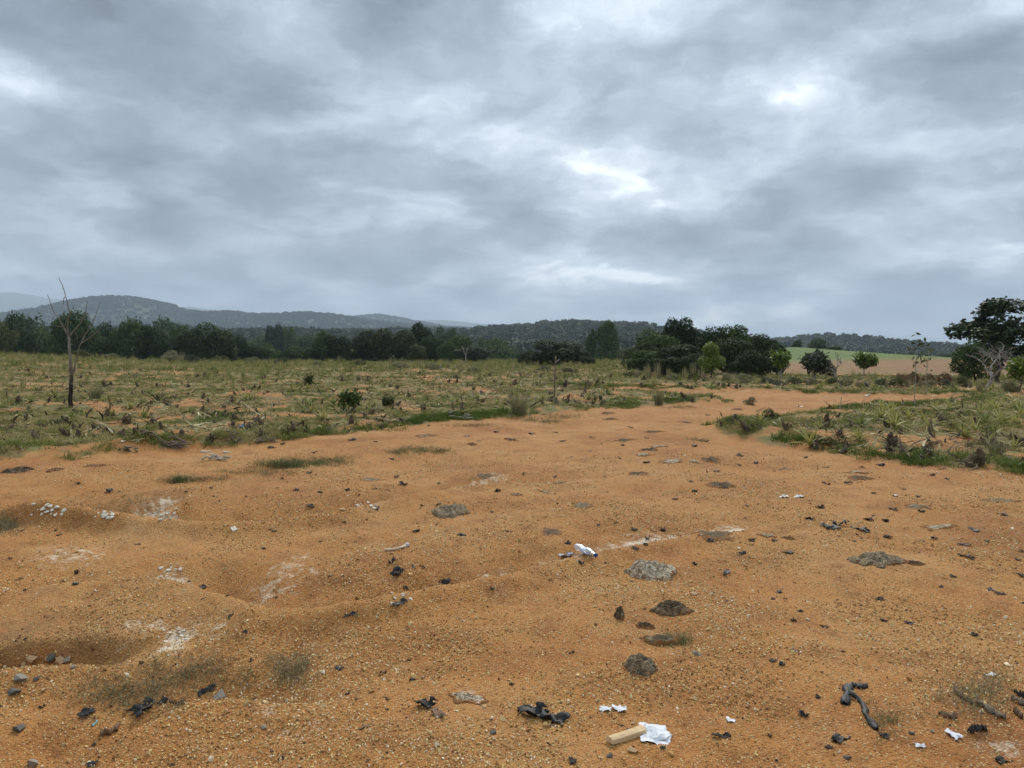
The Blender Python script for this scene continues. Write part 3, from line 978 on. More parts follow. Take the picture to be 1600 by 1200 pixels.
# line of trees beyond the crest of the field
G_LINE = "dark trees beyond the crest of the field"
L_LINE = "dense dark green broadleaf tree in the row beyond the far edge of the field"
for i, (u, top, w, D, kind) in enumerate([
        (10, 483, 66, 103, "low"), (118, 480, 84, 99, "low"), (165, 498, 60, 103, "low"), (198, 492, 62, 101, "round"), (236, 502, 62, 103, "low"),
        (285, 503, 60, 105, "low"), (325, 502, 82, 97, "low"), (72, 506, 60, 108, "low"), (371, 520, 46, 103, "low"), (508, 513, 50, 107, "round"), (525, 520, 46, 98, "low"),
        (716, 520, 60, 103, "low"), (682, 523, 54, 98, "low"), (470, 537, 44, 108, "low"), (40, 515, 50, 99, "low"), (430, 533, 50, 112, "low"), (400, 538, 44, 103, "low"), (145, 508, 60, 100, "low"), (262, 515, 56, 100, "low"), (352, 535, 50, 100, "low"),
        (450, 545, 46, 102, "low"), (560, 540, 50, 104, "low"), (490, 540, 40, 104, "low")]):
    kind_ = "dark" if i % 2 == 0 else "mid"
    crown_tree(u, top, w, D, kind, M_DARK if kind_ == "dark" else M_MID, "dense %s green %s in the row beyond the field's far edge" % (kind_, "round topped tree" if kind == "round" else "tree bushy to the ground"), "%s %s trees beyond the field's far edge" % (kind_, kind))
G_HAZE = "paler trees standing in the valley behind the dark row"
L_HAZE = "hazy grey green tree rising in the valley behind the dark tree row"
for (u, top, w, D, kind, mat) in [(50, 487, 80, 190, "round", M_MID), (270, 490, 70, 215, "round", M_MID), (428, 501, 32, 240, "round", M_DARK), (455, 508, 30, 260, "round", M_MID), (770, 524, 66, 170, "round", M_MID),
                                   (590, 520, 60, 200, "round", M_GREY), (700, 505, 40, 230, "round", M_MID), (640, 515, 50, 240, "round", M_MID), (345, 515, 50, 230, "round", M_MID), (545, 528, 50, 220, "low", M_MID),
                                   (400, 520, 60, 260, "low", M_MID), (480, 520, 50, 280, "low", M_MID), (800, 540, 50, 190, "low", M_MID)]:
    crown_tree(u, top, w, D, kind, mat, L_HAZE, G_HAZE)
crown_tree(575, 514, 72, 102, "cone", M_RUST, "layered dark tree with rusty tips left of the tallest rusty tree in the far row")
crown_tree(622, 510, 76, 100, "round", M_RUST, "broad rusty green tree close beside the tallest rusty tree")
crown_tree(656, 502, 52, 103, "cone", M_RUST, "tallest rusty brown topped tree in the far row beyond the field")
crown_tree(738, 539, 58, 88, "low", M_GREY, "low grey green leafy tree at the right end of the far tree row", clear=.05)
crown_tree(652, 537, 36, 90, "low", M_OLIVE, "small yellow green shrubby tree below the rusty trees", clear=.05)
crown_tree(700, 532, 40, 92, "low", M_MID, "mid green bushy tree between the dark row and the grey green tree", clear=.05)
crown_tree(10, 495, 50, 100, "low", M_OLIVE, "olive green tree in front of the dark row beside the field's grassy end", clear=.05)
# small dark clump in the middle
crown_tree(868, 529, 92, 74, "low", M_DARK, "wide dark round tree behind the wooden post in the middle field", clear=.02)
crown_tree(826, 546, 46, 75, "low", M_DARK, "low dark bushy tree touching the wide round tree's near side", clear=.02)
crown_tree(917, 556, 26, 73, "low", M_DARK, "small dark bush on the path side of the wide round tree", name="bush", clear=.0)
crown_tree(905, 545, 30, 76, "low", M_DARK, "short dark tree at the path side of the wide round tree, taller than the bush", clear=.02)
# conifer-like pair by the path
crown_tree(952, 499, 52, 138, "cone", M_MID, "tall pointed dark green tree standing at the head of the path", clear=.05)
crown_tree(926, 512, 30, 142, "cone", M_MID, "slimmer pointed tree beside the tall one at the head of the path", clear=.05)
crown_tree(980, 541, 40, 118, "low", M_OLIVE, "light green bushy tree at the edge of the big grove by the path", clear=.02)
# the big grove
G_GROVE = "trees of the big grove behind the dirt track"
L_GROVE = "dense dark green tree inside the big grove behind the dirt track"
for (u, top, w, D, kind, mat) in [(1003, 532, 66, 54, "low", M_DARK), (1032, 512, 84, 56, "low", M_MID), (1012, 545, 66, 48, "low", M_MID), (1112, 508, 84, 54, "low", M_DARK), (1155, 505, 76, 53, "round", M_MID), (1142, 525, 80, 48, "low", M_DARK),
                                  (1190, 519, 66, 50, "low", M_DARK), (1213, 536, 44, 48, "low", M_DARK), (1060, 535, 90, 48, "low", M_DARK), (1175, 545, 70, 42, "low", M_DARK), (1085, 550, 60, 44, "low", M_DARK), (1040, 556, 60, 45, "low", M_DARK)]:
    shade = 'dark' if mat is M_DARK else 'mid'
    crown_tree(u, top, w, D, kind, mat, L_GROVE.replace('dense dark', 'dense ' + shade), shade + ' green ' + G_GROVE, clear=.04)
crown_tree(1068, 493, 62, 57, "round", M_DARK, "tallest tree of the big grove, its dark top standing above the rest", clear=.1)
crown_tree(1112, 533, 42, 41, "cone", M_LIME, "bright lime green tree standing before the dark grove", clear=.12)
# trees of the right slope
crown_tree(1245, 529, 16, 160, "round", M_MID, "small round tree on the green crest beside the big grove")
crown_tree(1279, 526, 34, 165, "low", M_MID, "dark spreading tree on the green crest of the tilled slope")
crown_tree(1302, 540, 22, 150, "low", M_MID, "low shrub on the green crest of the tilled slope", name="bush")
crown_tree(1393, 552, 18, 150, "low", M_MID, "small lone tree low on the tilled slope's green crest")
crown_tree(1487, 553, 40, 130, "low", M_DARK, "dark tree behind the tall open tree at the slope's foot", clear=.02)
crown_tree(1510, 545, 40, 120, "low", M_DARK, "darker second tree behind the tall open tree at the slope's foot", clear=.02)


def branch_tree(name, seed, H, spread, leaves_per_tip, leaf, levels=3, trunk_r=.05, forks=(3, 4), first=.35, up=.5, up_leaf=.2, trunks=1):
    """tapered trunk, limbs and twigs with leaf rosettes at the twig ends; returns (wood mesh, leaf mesh or None, tips)"""
    rng = np.random.RandomState(seed)
    mb = MB(); tips = []

    def grow(p, d, L, r, lev):
        e = p + d * L
        n = 6 if lev < 2 else 4
        Pn = bend_line(p, e, n, .28, rng, -.03)
        tube(mb, Pn, np.linspace(r, r * .55, n), 7 if lev == 0 else 5 if lev == 1 else 4)
        if lev >= levels:
            tips.append((Pn[-1], d))
            return
        if lev >= levels - 1:
            tips.append((Pn[-2], d))
        for i in range(rng.randint(forks[0], forks[1] + 1)):
            a = rng.uniform(0, 6.283)
            side = np.array([math.cos(a), math.sin(a), 0]) * spread
            nd = d * .75 + side + np.array([0, 0, up]) * rng.uniform(.2, 1)
            nd /= np.linalg.norm(nd)
            q = Pn[-1] if i == 0 else Pn[rng.randint(n // 2, n)]
            grow(q, nd, L * rng.uniform(.55, .82), r * .55, lev + 1)
    for k in range(trunks):
        d0 = np.array([rng.normal(0, .12 + .15 * (trunks > 1)), rng.normal(0, .12), 1.]); d0 /= np.linalg.norm(d0)
        grow(np.array([rng.normal(0, .08) * (trunks > 1), 0, -.05]), d0, H * first, trunk_r, 0)
    wood = mb.mesh(name + "_wood", True)
    co = np.concatenate(mb.v)
    zmax = co[:, 2].max()
    lm = None
    if leaves_per_tip:
        P = []; Nn = []
        for (q, d) in tips:
            k = leaves_per_tip
            o = rng.normal(0, 1, (k, 3)); o /= np.linalg.norm(o, axis=1, keepdims=True)
            P.append(q + o * leaf * rng.uniform(.5, 2.2, (k, 1))); Nn.append(o * .5 + rng.normal(0, .6, (k, 3)) + np.array([0, 0, .6]))
        P = np.concatenate(P); Nn = np.concatenate(Nn)
        V, Fc = leaf_quads(P, Nn, leaf * rng.uniform(.7, 1.3, len(P)), rng, 1.1)
        lm = mesh_np(name + "_leaves", V, Fc)
        zmax = max(zmax, V[:, 2].max())
        co = V
    return wood, lm, zmax, (co[:, 0].max() - co[:, 0].min()), (co[:, 0].max() + co[:, 0].min()) / 2


def placed_branch_tree(u, base_v, top, w_px, seed, mat, bark, label, name="broadleaf_tree", D=None, cat="tree", group=None, **kw):
    p = hit(u, base_v) if D is None else at_depth(u, D)
    D = p[1]
    H = EYE + (538 - top) / F * D - p[2]
    wood, lm, zm, wd, cx = branch_tree(name, seed, H, **kw)
    sx = w_px / F * D / wd; sz = H / zm
    p = np.array([p[0] - cx * sx * .8, p[1], 0.]); p[2] = float(height(p[:1], p[1:2])[0])
    t = empty(name, p, 0)
    obj("trunk", wood, bark, t, scale=(sx, sx, sz))
    if lm:
        obj("crown", lm, mat, t, scale=(sx, sx, sz))
    tag(t, label, cat, group)
    return t


crown_tree(1562, 462, 150, 38, "open", M_GLOSS, "tall open crowned tree with glossy dark leaves beside the tilled slope", clear=.12)
crown_tree(1524, 528, 66, 36, "low", M_MID, "leafy green small tree under the tall open crowned tree", clear=.02)
placed_branch_tree(1556, 609, 532, 74, 12, None, M_PALEBARK, "leafless pale grey tree with tangled twigs below the tall open tree", name="bare_tree",
                   spread=.9, leaves_per_tip=0, leaf=.1, levels=4, trunk_r=.06, forks=(3, 4), first=.36, up=.35)
placed_branch_tree(1592, 612, 552, 44, 21, M_LIME, M_BARK, "yellow green small tree next to the leafless grey tree",
                   spread=.8, leaves_per_tip=16, leaf=.12, levels=3, trunk_r=.04, forks=(3, 4), first=.35)
placed_branch_tree(1350, 588, 547, 42, 31, M_LIME, M_PALEBARK, "compact bright green tree with short trunk standing before the tilled slope",
                   spread=.85, leaves_per_tip=44, leaf=.20, levels=3, trunk_r=.06, forks=(3, 4), first=.42)
placed_branch_tree(1218, 592, 544, 38, 41, M_LIME, M_PALEBARK, "thin yellow green tree at the grove's edge near the tilled slope",
                   spread=.75, leaves_per_tip=26, leaf=.15, levels=3, trunk_r=.05, forks=(3, 4), first=.36)
placed_branch_tree(1272, 596, 543, 52, 51, M_GREY, M_PALEBARK, "grey green tree with several thin pale trunks before the tilled slope",
                   spread=.7, leaves_per_tip=12, leaf=.17, levels=3, trunk_r=.045, forks=(3, 4), first=.36, trunks=3)
crown_tree(1292, 567, 34, 46, "loose", M_DARK, "dark shrub beside the tree with several pale trunks", name="bush", clear=.05)
placed_branch_tree(1302, 597, 548, 26, 61, None, M_PALEBARK, "slim leafless grey sapling beside the tree with several pale trunks", name="bare_tree",
                   spread=.45, leaves_per_tip=0, leaf=.1, levels=3, trunk_r=.04, forks=(2, 3), first=.42)
placed_branch_tree(223, 556, 521, 16, 71, None, M_PALEBARK, "forked pale leafless sapling before the dark row of trees", name="bare_tree",
                   spread=.45, leaves_per_tip=0, leaf=.1, levels=2, trunk_r=.09, forks=(2, 3), first=.5)
placed_branch_tree(728, 572, 540, 12, 81, None, M_PALEBARK, "thin pale dead sapling before the grey green leafy tree", name="bare_tree",
                   spread=.3, leaves_per_tip=0, leaf=.1, levels=2, trunk_r=.06, forks=(2, 2), first=.55)


# ------------------------------------------------------------------ the distant wood
def wood():
    rng = np.random.RandomState(9)
    shapes = [crown_mesh("wood_crown_%d" % i, 200 + i, 420, .13, 9, low=.6) for i in range(5)]
    m = foliage_mat("distant_wood", [(0, (.012, .022, .008)), (.35, (.026, .042, .014)), (.65, (.048, .066, .024)), (.88, (.085, .10, .04)), (1, (.14, .14, .07))], .7, .1, attr="tint")
    X, Y, S = [], [], []
    for r0, r1, sp, s in [(165, 520, 8.2, 1.0), (520, 1250, 10.5, 1.15), (1250, 3700, 15, 1.6)]:
        n = int(.7 * (r1 * r1 - r0 * r0) * 1.05 / sp ** 2)
        r = np.sqrt(rng.uniform(r0 * r0, r1 * r1, n)); a = np.radians(rng.uniform(-40, 40, n))
        X.append(r * np.sin(a)); Y.append(r * np.cos(a)); S.append(np.full(n, s))
    x, y, s = np.concatenate(X), np.concatenate(Y), np.concatenate(S)
    d = np.hypot(x, y)
    mead = smooth(fbm(x, y, 160, 2, 9.), .30, .45) * (d < 1200)
    keep = (rng.rand(len(x)) > mead * .95)
    keep &= ~((x / y > .29) & (d < 400))
    x, y, s, d = x[keep], y[keep], s[keep], d[keep]
    n = len(x)
    z = height(x, y) - 1.2
    w = s * rng.uniform(6, 11, n); h = s * rng.uniform(5, 8.5, n) * np.where(d > 1250, .75, 1)
    tint = np.clip(.42 + .22 * fbm(x, y, 90, 2, 3.) + rng.normal(0, .2, n), 0, 1)
    print("wood", n)
    scatter("distant_wood", np.c_[x, y, z], np.c_[np.zeros(n), np.zeros(n), rng.uniform(0, 6.28, n)], np.c_[w, w, h], rng.randint(0, 5, n), tint, shapes, m,
            "far wooded valley and hillsides reading as one mass of trees", "wood")


wood()


# ------------------------------------------------------------------ pineapple plants
def leaf_blade(rng, L, W, rise, arch, seg=6):
    """one stiff trough-shaped leaf growing from the origin along +X; returns V, F, t"""
    t = np.linspace(0, 1, seg + 1)
    x = L * (t * math.cos(rise) + .10 * t * t)
    z = L * (t * math.sin(rise) - arch * t * t)
    w = W * .5 * (1 - t ** 2.2) * (.75 + .5 * np.sin(np.pi * np.clip(t * 1.2, 0, 1))) + W * .01
    V = np.empty((3 * (seg + 1), 3))
    V[0::3] = np.c_[x, -w, z + w * .55]; V[1::3] = np.c_[x, np.zeros_like(x), z]; V[2::3] = np.c_[x, w, z + w * .55]
    i = np.arange(seg) * 3
    Fc = np.r_[np.c_[i, i + 3, i + 4, i + 1], np.c_[i + 1, i + 4, i + 5, i + 2]]
    return V, Fc, np.repeat(t, 3)


def rot_z(V, a):
    c, s = math.cos(a), math.sin(a)
    return V @ np.array([[c, s, 0], [-s, c, 0], [0, 0, 1]])


M_PINE = foliage_mat("pineapple_leaf", [(0, (.16, .18, .045)), (.35, (.27, .27, .075)), (.7, (.38, .345, .11)), (1, (.50, .43, .20))], .5, .25, along=(.7, 1.0, (.40, .33, .15)))
M_PINE2 = foliage_mat("pineapple_leaf_green", [(0, (.11, .145, .035)), (.5, (.20, .22, .06)), (1, (.34, .31, .11))], .5, .25, along=(.75, 1.0, (.36, .28, .12)))
M_DEADLEAF = foliage_mat("withered_leaf", [(0, (.022, .015, .010)), (.35, (.055, .038, .025)), (.62, (.12, .088, .055)), (.85, (.24, .19, .115)), (1, (.42, .36, .24))], .85, .1)
LEAF_MESH = []
_r = np.random.RandomState(4)
for i, (rise, arch) in enumerate([(1.25, .12), (1.0, .22), (.75, .32), (.5, .38)]):
    mb = MB(); mb.add(*leaf_blade(_r, .52, .036, rise, arch, 7)); LEAF_MESH.append(mb.mesh("pineapple_leaf_%d" % i, True))
    LEAF_MESH[-1].materials.append(M_PINE)


def pine_mesh(name, seed, n=26, mat=M_PINE):
    rng = np.random.RandomState(seed)
    mb = MB()
    for i in range(n):
        k = i / n
        V, Fc, t = leaf_blade(rng, rng.uniform(.32, .56) * (.75 + .4 * k), rng.uniform(.026, .038), 1.35 - 1.1 * k + rng.normal(0, .12), .10 + .32 * k * rng.rand(), 5)
        mb.add(rot_z(V, i * 2.4 + rng.normal(0, .3)), Fc, t)
    for i in range(7):   # dead skirt
        V, Fc, t = leaf_blade(rng, rng.uniform(.25, .45), .028, rng.uniform(.0, .25), rng.uniform(.05, .3), 4)
        V[:, 2] += .02
        mb.add(rot_z(V, rng.uniform(0, 6.28)), Fc, np.full(len(t), 1.0))
    me = mb.mesh(name, True)
    me.materials.append(mat)
    return me


PINE = [pine_mesh("pineapple_%d" % i, 300 + i, mat=M_PINE if i < 4 else M_PINE2) for i in range(6)]


def dead_mesh(name, seed):
    """collapsed withered plant: dark stub with curled and strewn leaves"""
    rng = np.random.RandomState(seed)
    mb = MB()
    P = bend_line((0, 0, -.05), (rng.normal(0, .08), rng.normal(0, .08), rng.uniform(.12, .3)), 5, .3, rng)
    tube(mb, P, np.array([.075, .08, .065, .05, .025]) * rng.uniform(.7, 1.1), 7)
    for i in range(rng.randint(12, 22)):
        L = rng.uniform(.10, .38)
        V, Fc, t = leaf_blade(rng, L, rng.uniform(.018, .04), rng.uniform(-.1, 1.1), rng.uniform(.1, .9), 5)
        V[:, 1] += np.sin(V[:, 0] * 9 + rng.rand() * 6) * .02
        V[:, 2] = np.maximum(V[:, 2] + rng.uniform(0, .1), .012 + .01 * rng.rand())
        mb.add(rot_z(V, rng.uniform(0, 6.28)) + np.array([rng.normal(0, .06), rng.normal(0, .06), 0]), Fc, t)
    me = mb.mesh(name, False)
    me.materials.append(M_DEADLEAF)
    return me


DEAD = [dead_mesh("withered_%d" % i, 400 + i) for i in range(8)]
rng = np.random.RandomState(42)
FIELD_MARKS = [("the dead sapling", 110, 637), ("the dark leafy bush", 545, 652), ("the big grey green grass clump", 812, 648), ("the wooden post", 865, 622), ("the dry brush heap", 265, 697), ("the straw brown grass clump", 1030, 634),
               ("the yellow green sapling bush", 482, 604), ("the low yellow green bush", 606, 636), ("the blue plastic scrap", 380, 668), ("the wide round dark tree", 868, 575), ("the rusty topped trees", 620, 572), ("the grey green leafy tree", 738, 573),
               ("the bright lime tree", 1112, 592), ("the compact bright green tree", 1350, 590), ("the forked pale sapling", 223, 560), ("the round yellowish bush", 1171, 632), ("the leafless grey tree", 1556, 609), ("the tree with several pale trunks", 1272, 598),
               ("the sapling's grass clump", 170, 624), ("the pale reed clumps", 1055, 594), ("the dried brown shrubs", 1445, 602), ("the twigs at the grass edge", 415, 690), ("the pale twigs by the dirt", 720, 655)]
ISLE_MARKS = [("the lone pineapple at the island's tip", 1266, 698), ("the tall thin weed stalk", 1434, 636), ("the bright green grass clump", 1557, 713), ("the olive round bush", 1204, 657), ("the short bare stalk", 1312, 640)]
DIRT_MARKS = [("the white paper", 1024, 1149), ("the clear bottle", 916, 866), ("the pale flaky dung pat", 1018, 896), ("the smooth brown dung pat", 1050, 957), ("the long black strap", 1345, 1100), ("the broad shredded dung pat", 1370, 877),
              ("the flat dark plastic sheet", 1345, 828), ("the pale curved stick", 620, 860), ("the broad grey dung pat", 704, 800), ("the pointed pale stone", 350, 1090), ("the cut clay bank", 60, 990), ("the green grass patch on the dirt", 455, 727),
              ("the white clods of the upper gully", 120, 803), ("the dry brush heap", 265, 697), ("the dried brown sheaths", 1530, 1100), ("the white folded wrapper", 1249, 777), ("the round grey dung pat", 1000, 1042), ("the lone pineapple at the island's tip", 1266, 698),
              ("the bleached flat branch", 337, 719), ("the flat pale crumbling dung", 730, 1092), ("the buff stone block", 535, 799), ("the big grey green grass clump", 812, 648), ("the olive round bush", 1204, 657), ("the long thin black strip", 1522, 828),
              ("the lump at the gully lip", 697, 911), ("the long pale broken dung line", 1470, 824)]


def nearest(p, marks, _c={}):
    k = id(marks)
    if k not in _c:
        _c[k] = hit([m[1] for m in marks], [m[2] for m in marks])
    q = _c[k]
    return marks[int(np.argmin((q[:, 0] - p[0]) ** 2 + ((q[:, 1] - p[1])) ** 2))][0]



# the plants that show singly, with every leaf its own piece
near = [(1266, 698, 1.05), (1392, 652, 1.0), (1398, 668, 1.15), (1452, 672, 1.1), (1442, 658, .9), (1420, 655, .9), (1378, 646, 1.0), (1462, 642, .9), (1482, 641, .9), (1530, 648, 1.0), (1556, 641, 1.0),
        (1562, 660, 1.0), (1595, 652, 1.1), (1506, 684, .75), (1524, 674, .9), (1586, 662, .9), (1585, 703, .8), (1378, 634, .8), (1350, 652, .7), (1545, 690, .7), (1187, 662, .8), (1487, 668, .7)]
Pn = hit([a for a, _, _ in near], [b for _, b, _ in near])
for i, (p, (u, v, s)) in enumerate(zip(Pn, near)):
    t = empty("pineapple_plant", p, rng.uniform(0, 6.28))
    n = 20
    for k in range(n):
        q = k / n
        m = LEAF_MESH[min(3, int(q * 4))]
        o = obj("leaf", m, None, t, (0, 0, .01), (rng.normal(0, .12), rng.normal(0, .12), k * 2.4 + rng.normal(0, .4)), s * rng.uniform(.55, 1.1) * (.85 if i else 1.0))
    if i == 0:
        tag(t, "lone spiky yellow green pineapple plant at the tip of the weedy island between dirt tracks", "plant")
    else:
        mk = nearest(p, ISLE_MARKS)
        hue = "tall leafy" if s >= 1 else "many leaved"
        tag(t, hue + " spiky pineapple plant on the island nearest " + mk, "plant", "%s island pineapples nearest %s" % (hue, mk))

# more, too small to show single leaves
pts = []
for (u0, u1, v0, v1, n) in [(1240, 1600, 622, 690, 26), (0, 800, 575, 660, 60), (800, 1150, 575, 625, 60), (1150, 1600, 594, 612, 70)]:
    u, v = sample_px(n, u0, u1, v0, v1, rng)
    pts.append(np.c_[u, v])
pts = np.concatenate(pts)
Pp = hit(pts[:, 0], pts[:, 1])
sd = poly_sdf(Pp[:, 0], Pp[:, 1], DIRT)
k = 0
for p, s_, (u, v) in zip(Pp, sd, pts):
    if s_ > -.35 or p[1] > 100:
        continue
    isl = u > 1240 and v > 619
    s_ = rng.uniform(.5, 1.0)
    o = obj("pineapple_plant", PINE[k % 6], None, None, p, (rng.normal(0, .12), rng.normal(0, .12), rng.uniform(0, 6.28)), s_ * (1 if isl else .85))
    mk = nearest(p, ISLE_MARKS if isl else FIELD_MARKS)
    hue = ("yellow" if k % 6 < 4 else "greener") + (" small" if s_ < .8 else " full")
    if isl:
        tag(o, hue + " pineapple plant on the island nearest " + mk, "plant", "%s island pineapples nearest %s" % (hue, mk))
    else:
        tag(o, hue + " pineapple plant in the cleared field nearest " + mk, "plant", "%s field pineapples nearest %s" % (hue, mk))
    k += 1
pts = []
for (u0, u1, v0, v1, n) in [(0, 720, 578, 690, 150), (700, 1150, 582, 634, 90), (1120, 1600, 640, 735, 75), (1150, 1600, 598, 612, 25)]:
    u, v = sample_px(n, u0, u1, v0, v1, rng)
    pts.append(np.c_[u, v])
pts.append(np.array([(990, 622), (972, 622), (950, 614), (1010, 612), (1127, 624), (1104, 620), (1065, 618), (880, 628), (275, 610), (65, 605), (355, 605), (375, 620), (300, 672), (165, 648), (215, 652), (1347, 683), (435, 605), (470, 606), (650, 600)]))
pts = np.concatenate(pts)
Pp = hit(pts[:, 0], pts[:, 1])
sd = poly_sdf(Pp[:, 0], Pp[:, 1], DIRT)
k = 0
for p, s_, (u, v) in zip(Pp, sd, pts):
    if s_ > -.12 or p[1] > 100:
        continue
    isl = u > 1110 and v > 630
    o = obj("withered_plant", DEAD[k % 8], None, None, p, (rng.normal(0, .15), rng.normal(0, .15), rng.uniform(0, 6.28)), rng.uniform(.38, .78) * (1 + .35 * (p[1] > 30)))
    mk = nearest(p, ISLE_MARKS if isl else FIELD_MARKS)
    sz = "small" if o.scale[0] < .58 else "larger"
    tag(o, "%s withered dark stub %s nearest %s" % (sz, "on the island" if isl else "in the field", mk), "plant", "%s withered stubs nearest %s" % (sz, mk))
    k += 1
    if k > 290:
        break


def litter():
    """dead leaves strewn through the field"""
    rng = np.random.RandomState(77)
    shapes = []
    for i in range(5):
        mb = MB()
        for j in range(4):
            V, Fc, t = leaf_blade(rng, rng.uniform(.15, .40), rng.uniform(.02, .04), rng.uniform(.05, .7), rng.uniform(.1, .8), 4)
            V[:, 1] += np.sin(V[:, 0] * 11 + rng.rand() * 6) * .03
            V[:, 2] = np.maximum(V[:, 2], .01)
            mb.add(rot_z(V, rng.uniform(0, 6.28)) + np.array([rng.normal(0, .12), rng.normal(0, .12), 0]), Fc, t)
        shapes.append(mb.mesh("litter_%d" % i))
    m = foliage_mat("leaf_litter", [(0, (.015, .011, .008)), (.38, (.045, .032, .022)), (.52, (.15, .115, .07)), (.75, (.36, .31, .15)), (1, (.60, .54, .36))], .85, .1, attr="tint")
    n = 19000
    r = 8.5 + 90 * rng.rand(n) ** 1.2; a = np.radians(rng.uniform(-41, 41, n))
    x, y = r * np.sin(a), r * np.cos(a)
    sd = poly_sdf(x, y, DIRT)
    keep = (sd < -.25) & (rng.rand(n) < .25 + .9 * smooth(fbm(x, y, 2.0, 3, 61.), -.1, .4)) & ~((x / y > .31) & (r > 60))
    x, y, r = x[keep], y[keep], r[keep]; n = len(x)
    s = rng.uniform(.5, 1.25, n)
    print("litter", n)
    scatter("leaf_litter", np.c_[x, y, height(x, y) + .015], np.c_[rng.normal(0, .3, n), rng.normal(0, .3, n), rng.uniform(0, 6.28, n)], np.c_[s, s, s], rng.randint(0, 5, n),
            np.clip(rng.beta(1.3, 1.3, n), 0, 1), shapes, m, "dry brown and straw coloured leaves strewn over the cleared field", "leaf litter")


litter()

# ------------------------------------------------------------------ tall grasses, weeds, bushes
TALL = [blade_tuft("tall_grass_%d" % i, np.random.RandomState(500 + i), 150, .75, .13, .012, .55, 4, .35) for i in range(4)]
for me in TALL:
    me.materials.append(M_REED)
TALL_STRAW = [blade_tuft("straw_grass_%d" % i, np.random.RandomState(520 + i), 90, 1.0, .16, .012, .28, 4, .2) for i in range(3)]
for me in TALL_STRAW:
    me.materials.append(M_STRAW)


def grass_clump(u, v, h_px, label, straw=False, group=None, wide=1.0):
    p = hit(u, v)
    k = int(u) % 3
    s = h_px / F * p[1] / (.85 if straw else .62)
    o = obj("grass_clump", (TALL_STRAW if straw else TALL)[k], None, None, p, (0, 0, u), (s * wide, s * wide, s))
    return tag(o, label, "grass clump", group)


grass_clump(812, 648, 40, "big grey green grass clump at the dirt's edge in the middle of the field", wide=1.3)
grass_clump(1030, 634, 32, "straw brown grass clump beside the dirt where it bends", straw=False, wide=1.0)
grass_clump(149, 624, 28, "round green grass clump beside the bare dead sapling", wide=1.3)
grass_clump(1557, 713, 30, "bright green grass clump among the pineapples on the island", wide=1.5)
grass_clump(1083, 592, 30, "pale tall reed clump before the bright lime tree", straw=True, wide=.7)
grass_clump(1028, 592, 30, "pale feathery reed clump before the big grove", straw=True, wide=.9)
for (u, v, h) in [(120, 553, 22), (105, 552, 16), (160, 560, 18), (250, 562, 18), (275, 565, 22), (285, 566, 18), (340, 566, 12), (445, 566, 14), (480, 564, 22), (530, 568, 14), (610, 570, 12), (700, 575, 14), (720, 580, 20),
                  (880, 580, 16), (900, 578, 14), (995, 590, 16), (1012, 592, 24), (1045, 592, 18), (1070, 592, 20), (1095, 594, 22), (1180, 600, 16), (1230, 600, 14), (1320, 604, 16), (1340, 604, 14), (1420, 606, 16),
                  (1450, 606, 14), (1490, 608, 18), (1515, 606, 16), (1145, 598, 16), (60, 552, 12), (20, 550, 14), (400, 565, 12), (655, 574, 14), (760, 578, 12), (1385, 606, 14), (1262, 602, 14), (1530, 612, 20), (1575, 612, 22)]:
    mk = nearest(hit(u, v), FIELD_MARKS)
    grass_clump(u, v, h, "tall straw grass clump on the field's far rim nearest " + mk, True, "straw clumps nearest " + mk, wide=1.1)
for (u, v, h) in [(45, 640, 10), (480, 604, 18), (1000, 588, 12), (660, 640, 12), (1130, 604, 12), (560, 595, 12), (380, 590, 10), (1410, 705, 14), (930, 625, 10), (740, 610, 10), (320, 588, 12), (610, 605, 10), (1450, 690, 10)]:
    grass_clump(u, v, h, "knee high green grass tuft standing among the withered stubs", False, "green grass tufts among the stubs", wide=1.2)


def bush(u, v, h_px, w_px, mat, label, kind="low", group=None, D=None):
    p = hit(u, v)
    D = p[1]
    o = obj("bush", crown_variant(kind, int(u) % 5, mat), None, None, p - np.array([0, 0, .05]), (0, 0, u), (w_px / F * D, w_px / F * D, h_px / F * D))
    return tag(o, label, "bush", group)


bush(1171, 632, 16, 20, M_REED, "round yellowish bush beside the far bend of the dirt track", "loose")
bush(1204, 657, 25, 30, M_OLIVE, "olive green round bush at the island's grassy tip", "loose")
G_RIM = "weedy bushes along the field's far rim"
for i, (u, v, h, w) in enumerate([(130, 560, 16, 30), (225, 563, 18, 20), (268, 566, 20, 34), (300, 568, 16, 26), (345, 566, 12, 30), (175, 562, 12, 24), (395, 568, 12, 26), (440, 570, 14, 24), (560, 572, 12, 26),
                                  (625, 575, 12, 30), (675, 578, 14, 30), (850, 580, 10, 22), (890, 582, 10, 26), (1140, 596, 16, 30), (1165, 598, 18, 30), (1195, 600, 14, 26), (1085, 594, 16, 22), (1320, 602, 18, 26),
                                  (1350, 604, 12, 28), (1380, 604, 16, 26), (1405, 604, 18, 28), (1265, 600, 14, 26), (1450, 606, 16, 30), (1480, 606, 16, 26), (1505, 604, 20, 28), (1535, 610, 18, 26), (1580, 612, 20, 30), (1240, 600, 14, 24),
                                  (985, 590, 12, 20), (1050, 594, 14, 24), (40, 556, 10, 24), (85, 557, 10, 20), (1300, 600, 14, 20), (500, 571, 10, 24), (740, 582, 12, 24), (1215, 602, 12, 24)]):
    mk = nearest(hit(u, v), FIELD_MARKS)
    bush(u, v, h, w, [M_OLIVE, M_REED, M_REED, M_GREY][i % 4], "low %s weedy bush on the field's far rim nearest %s" % (["olive", "straw", "straw", "greyish"][i % 4], mk), "loose", "weedy bushes nearest " + mk)
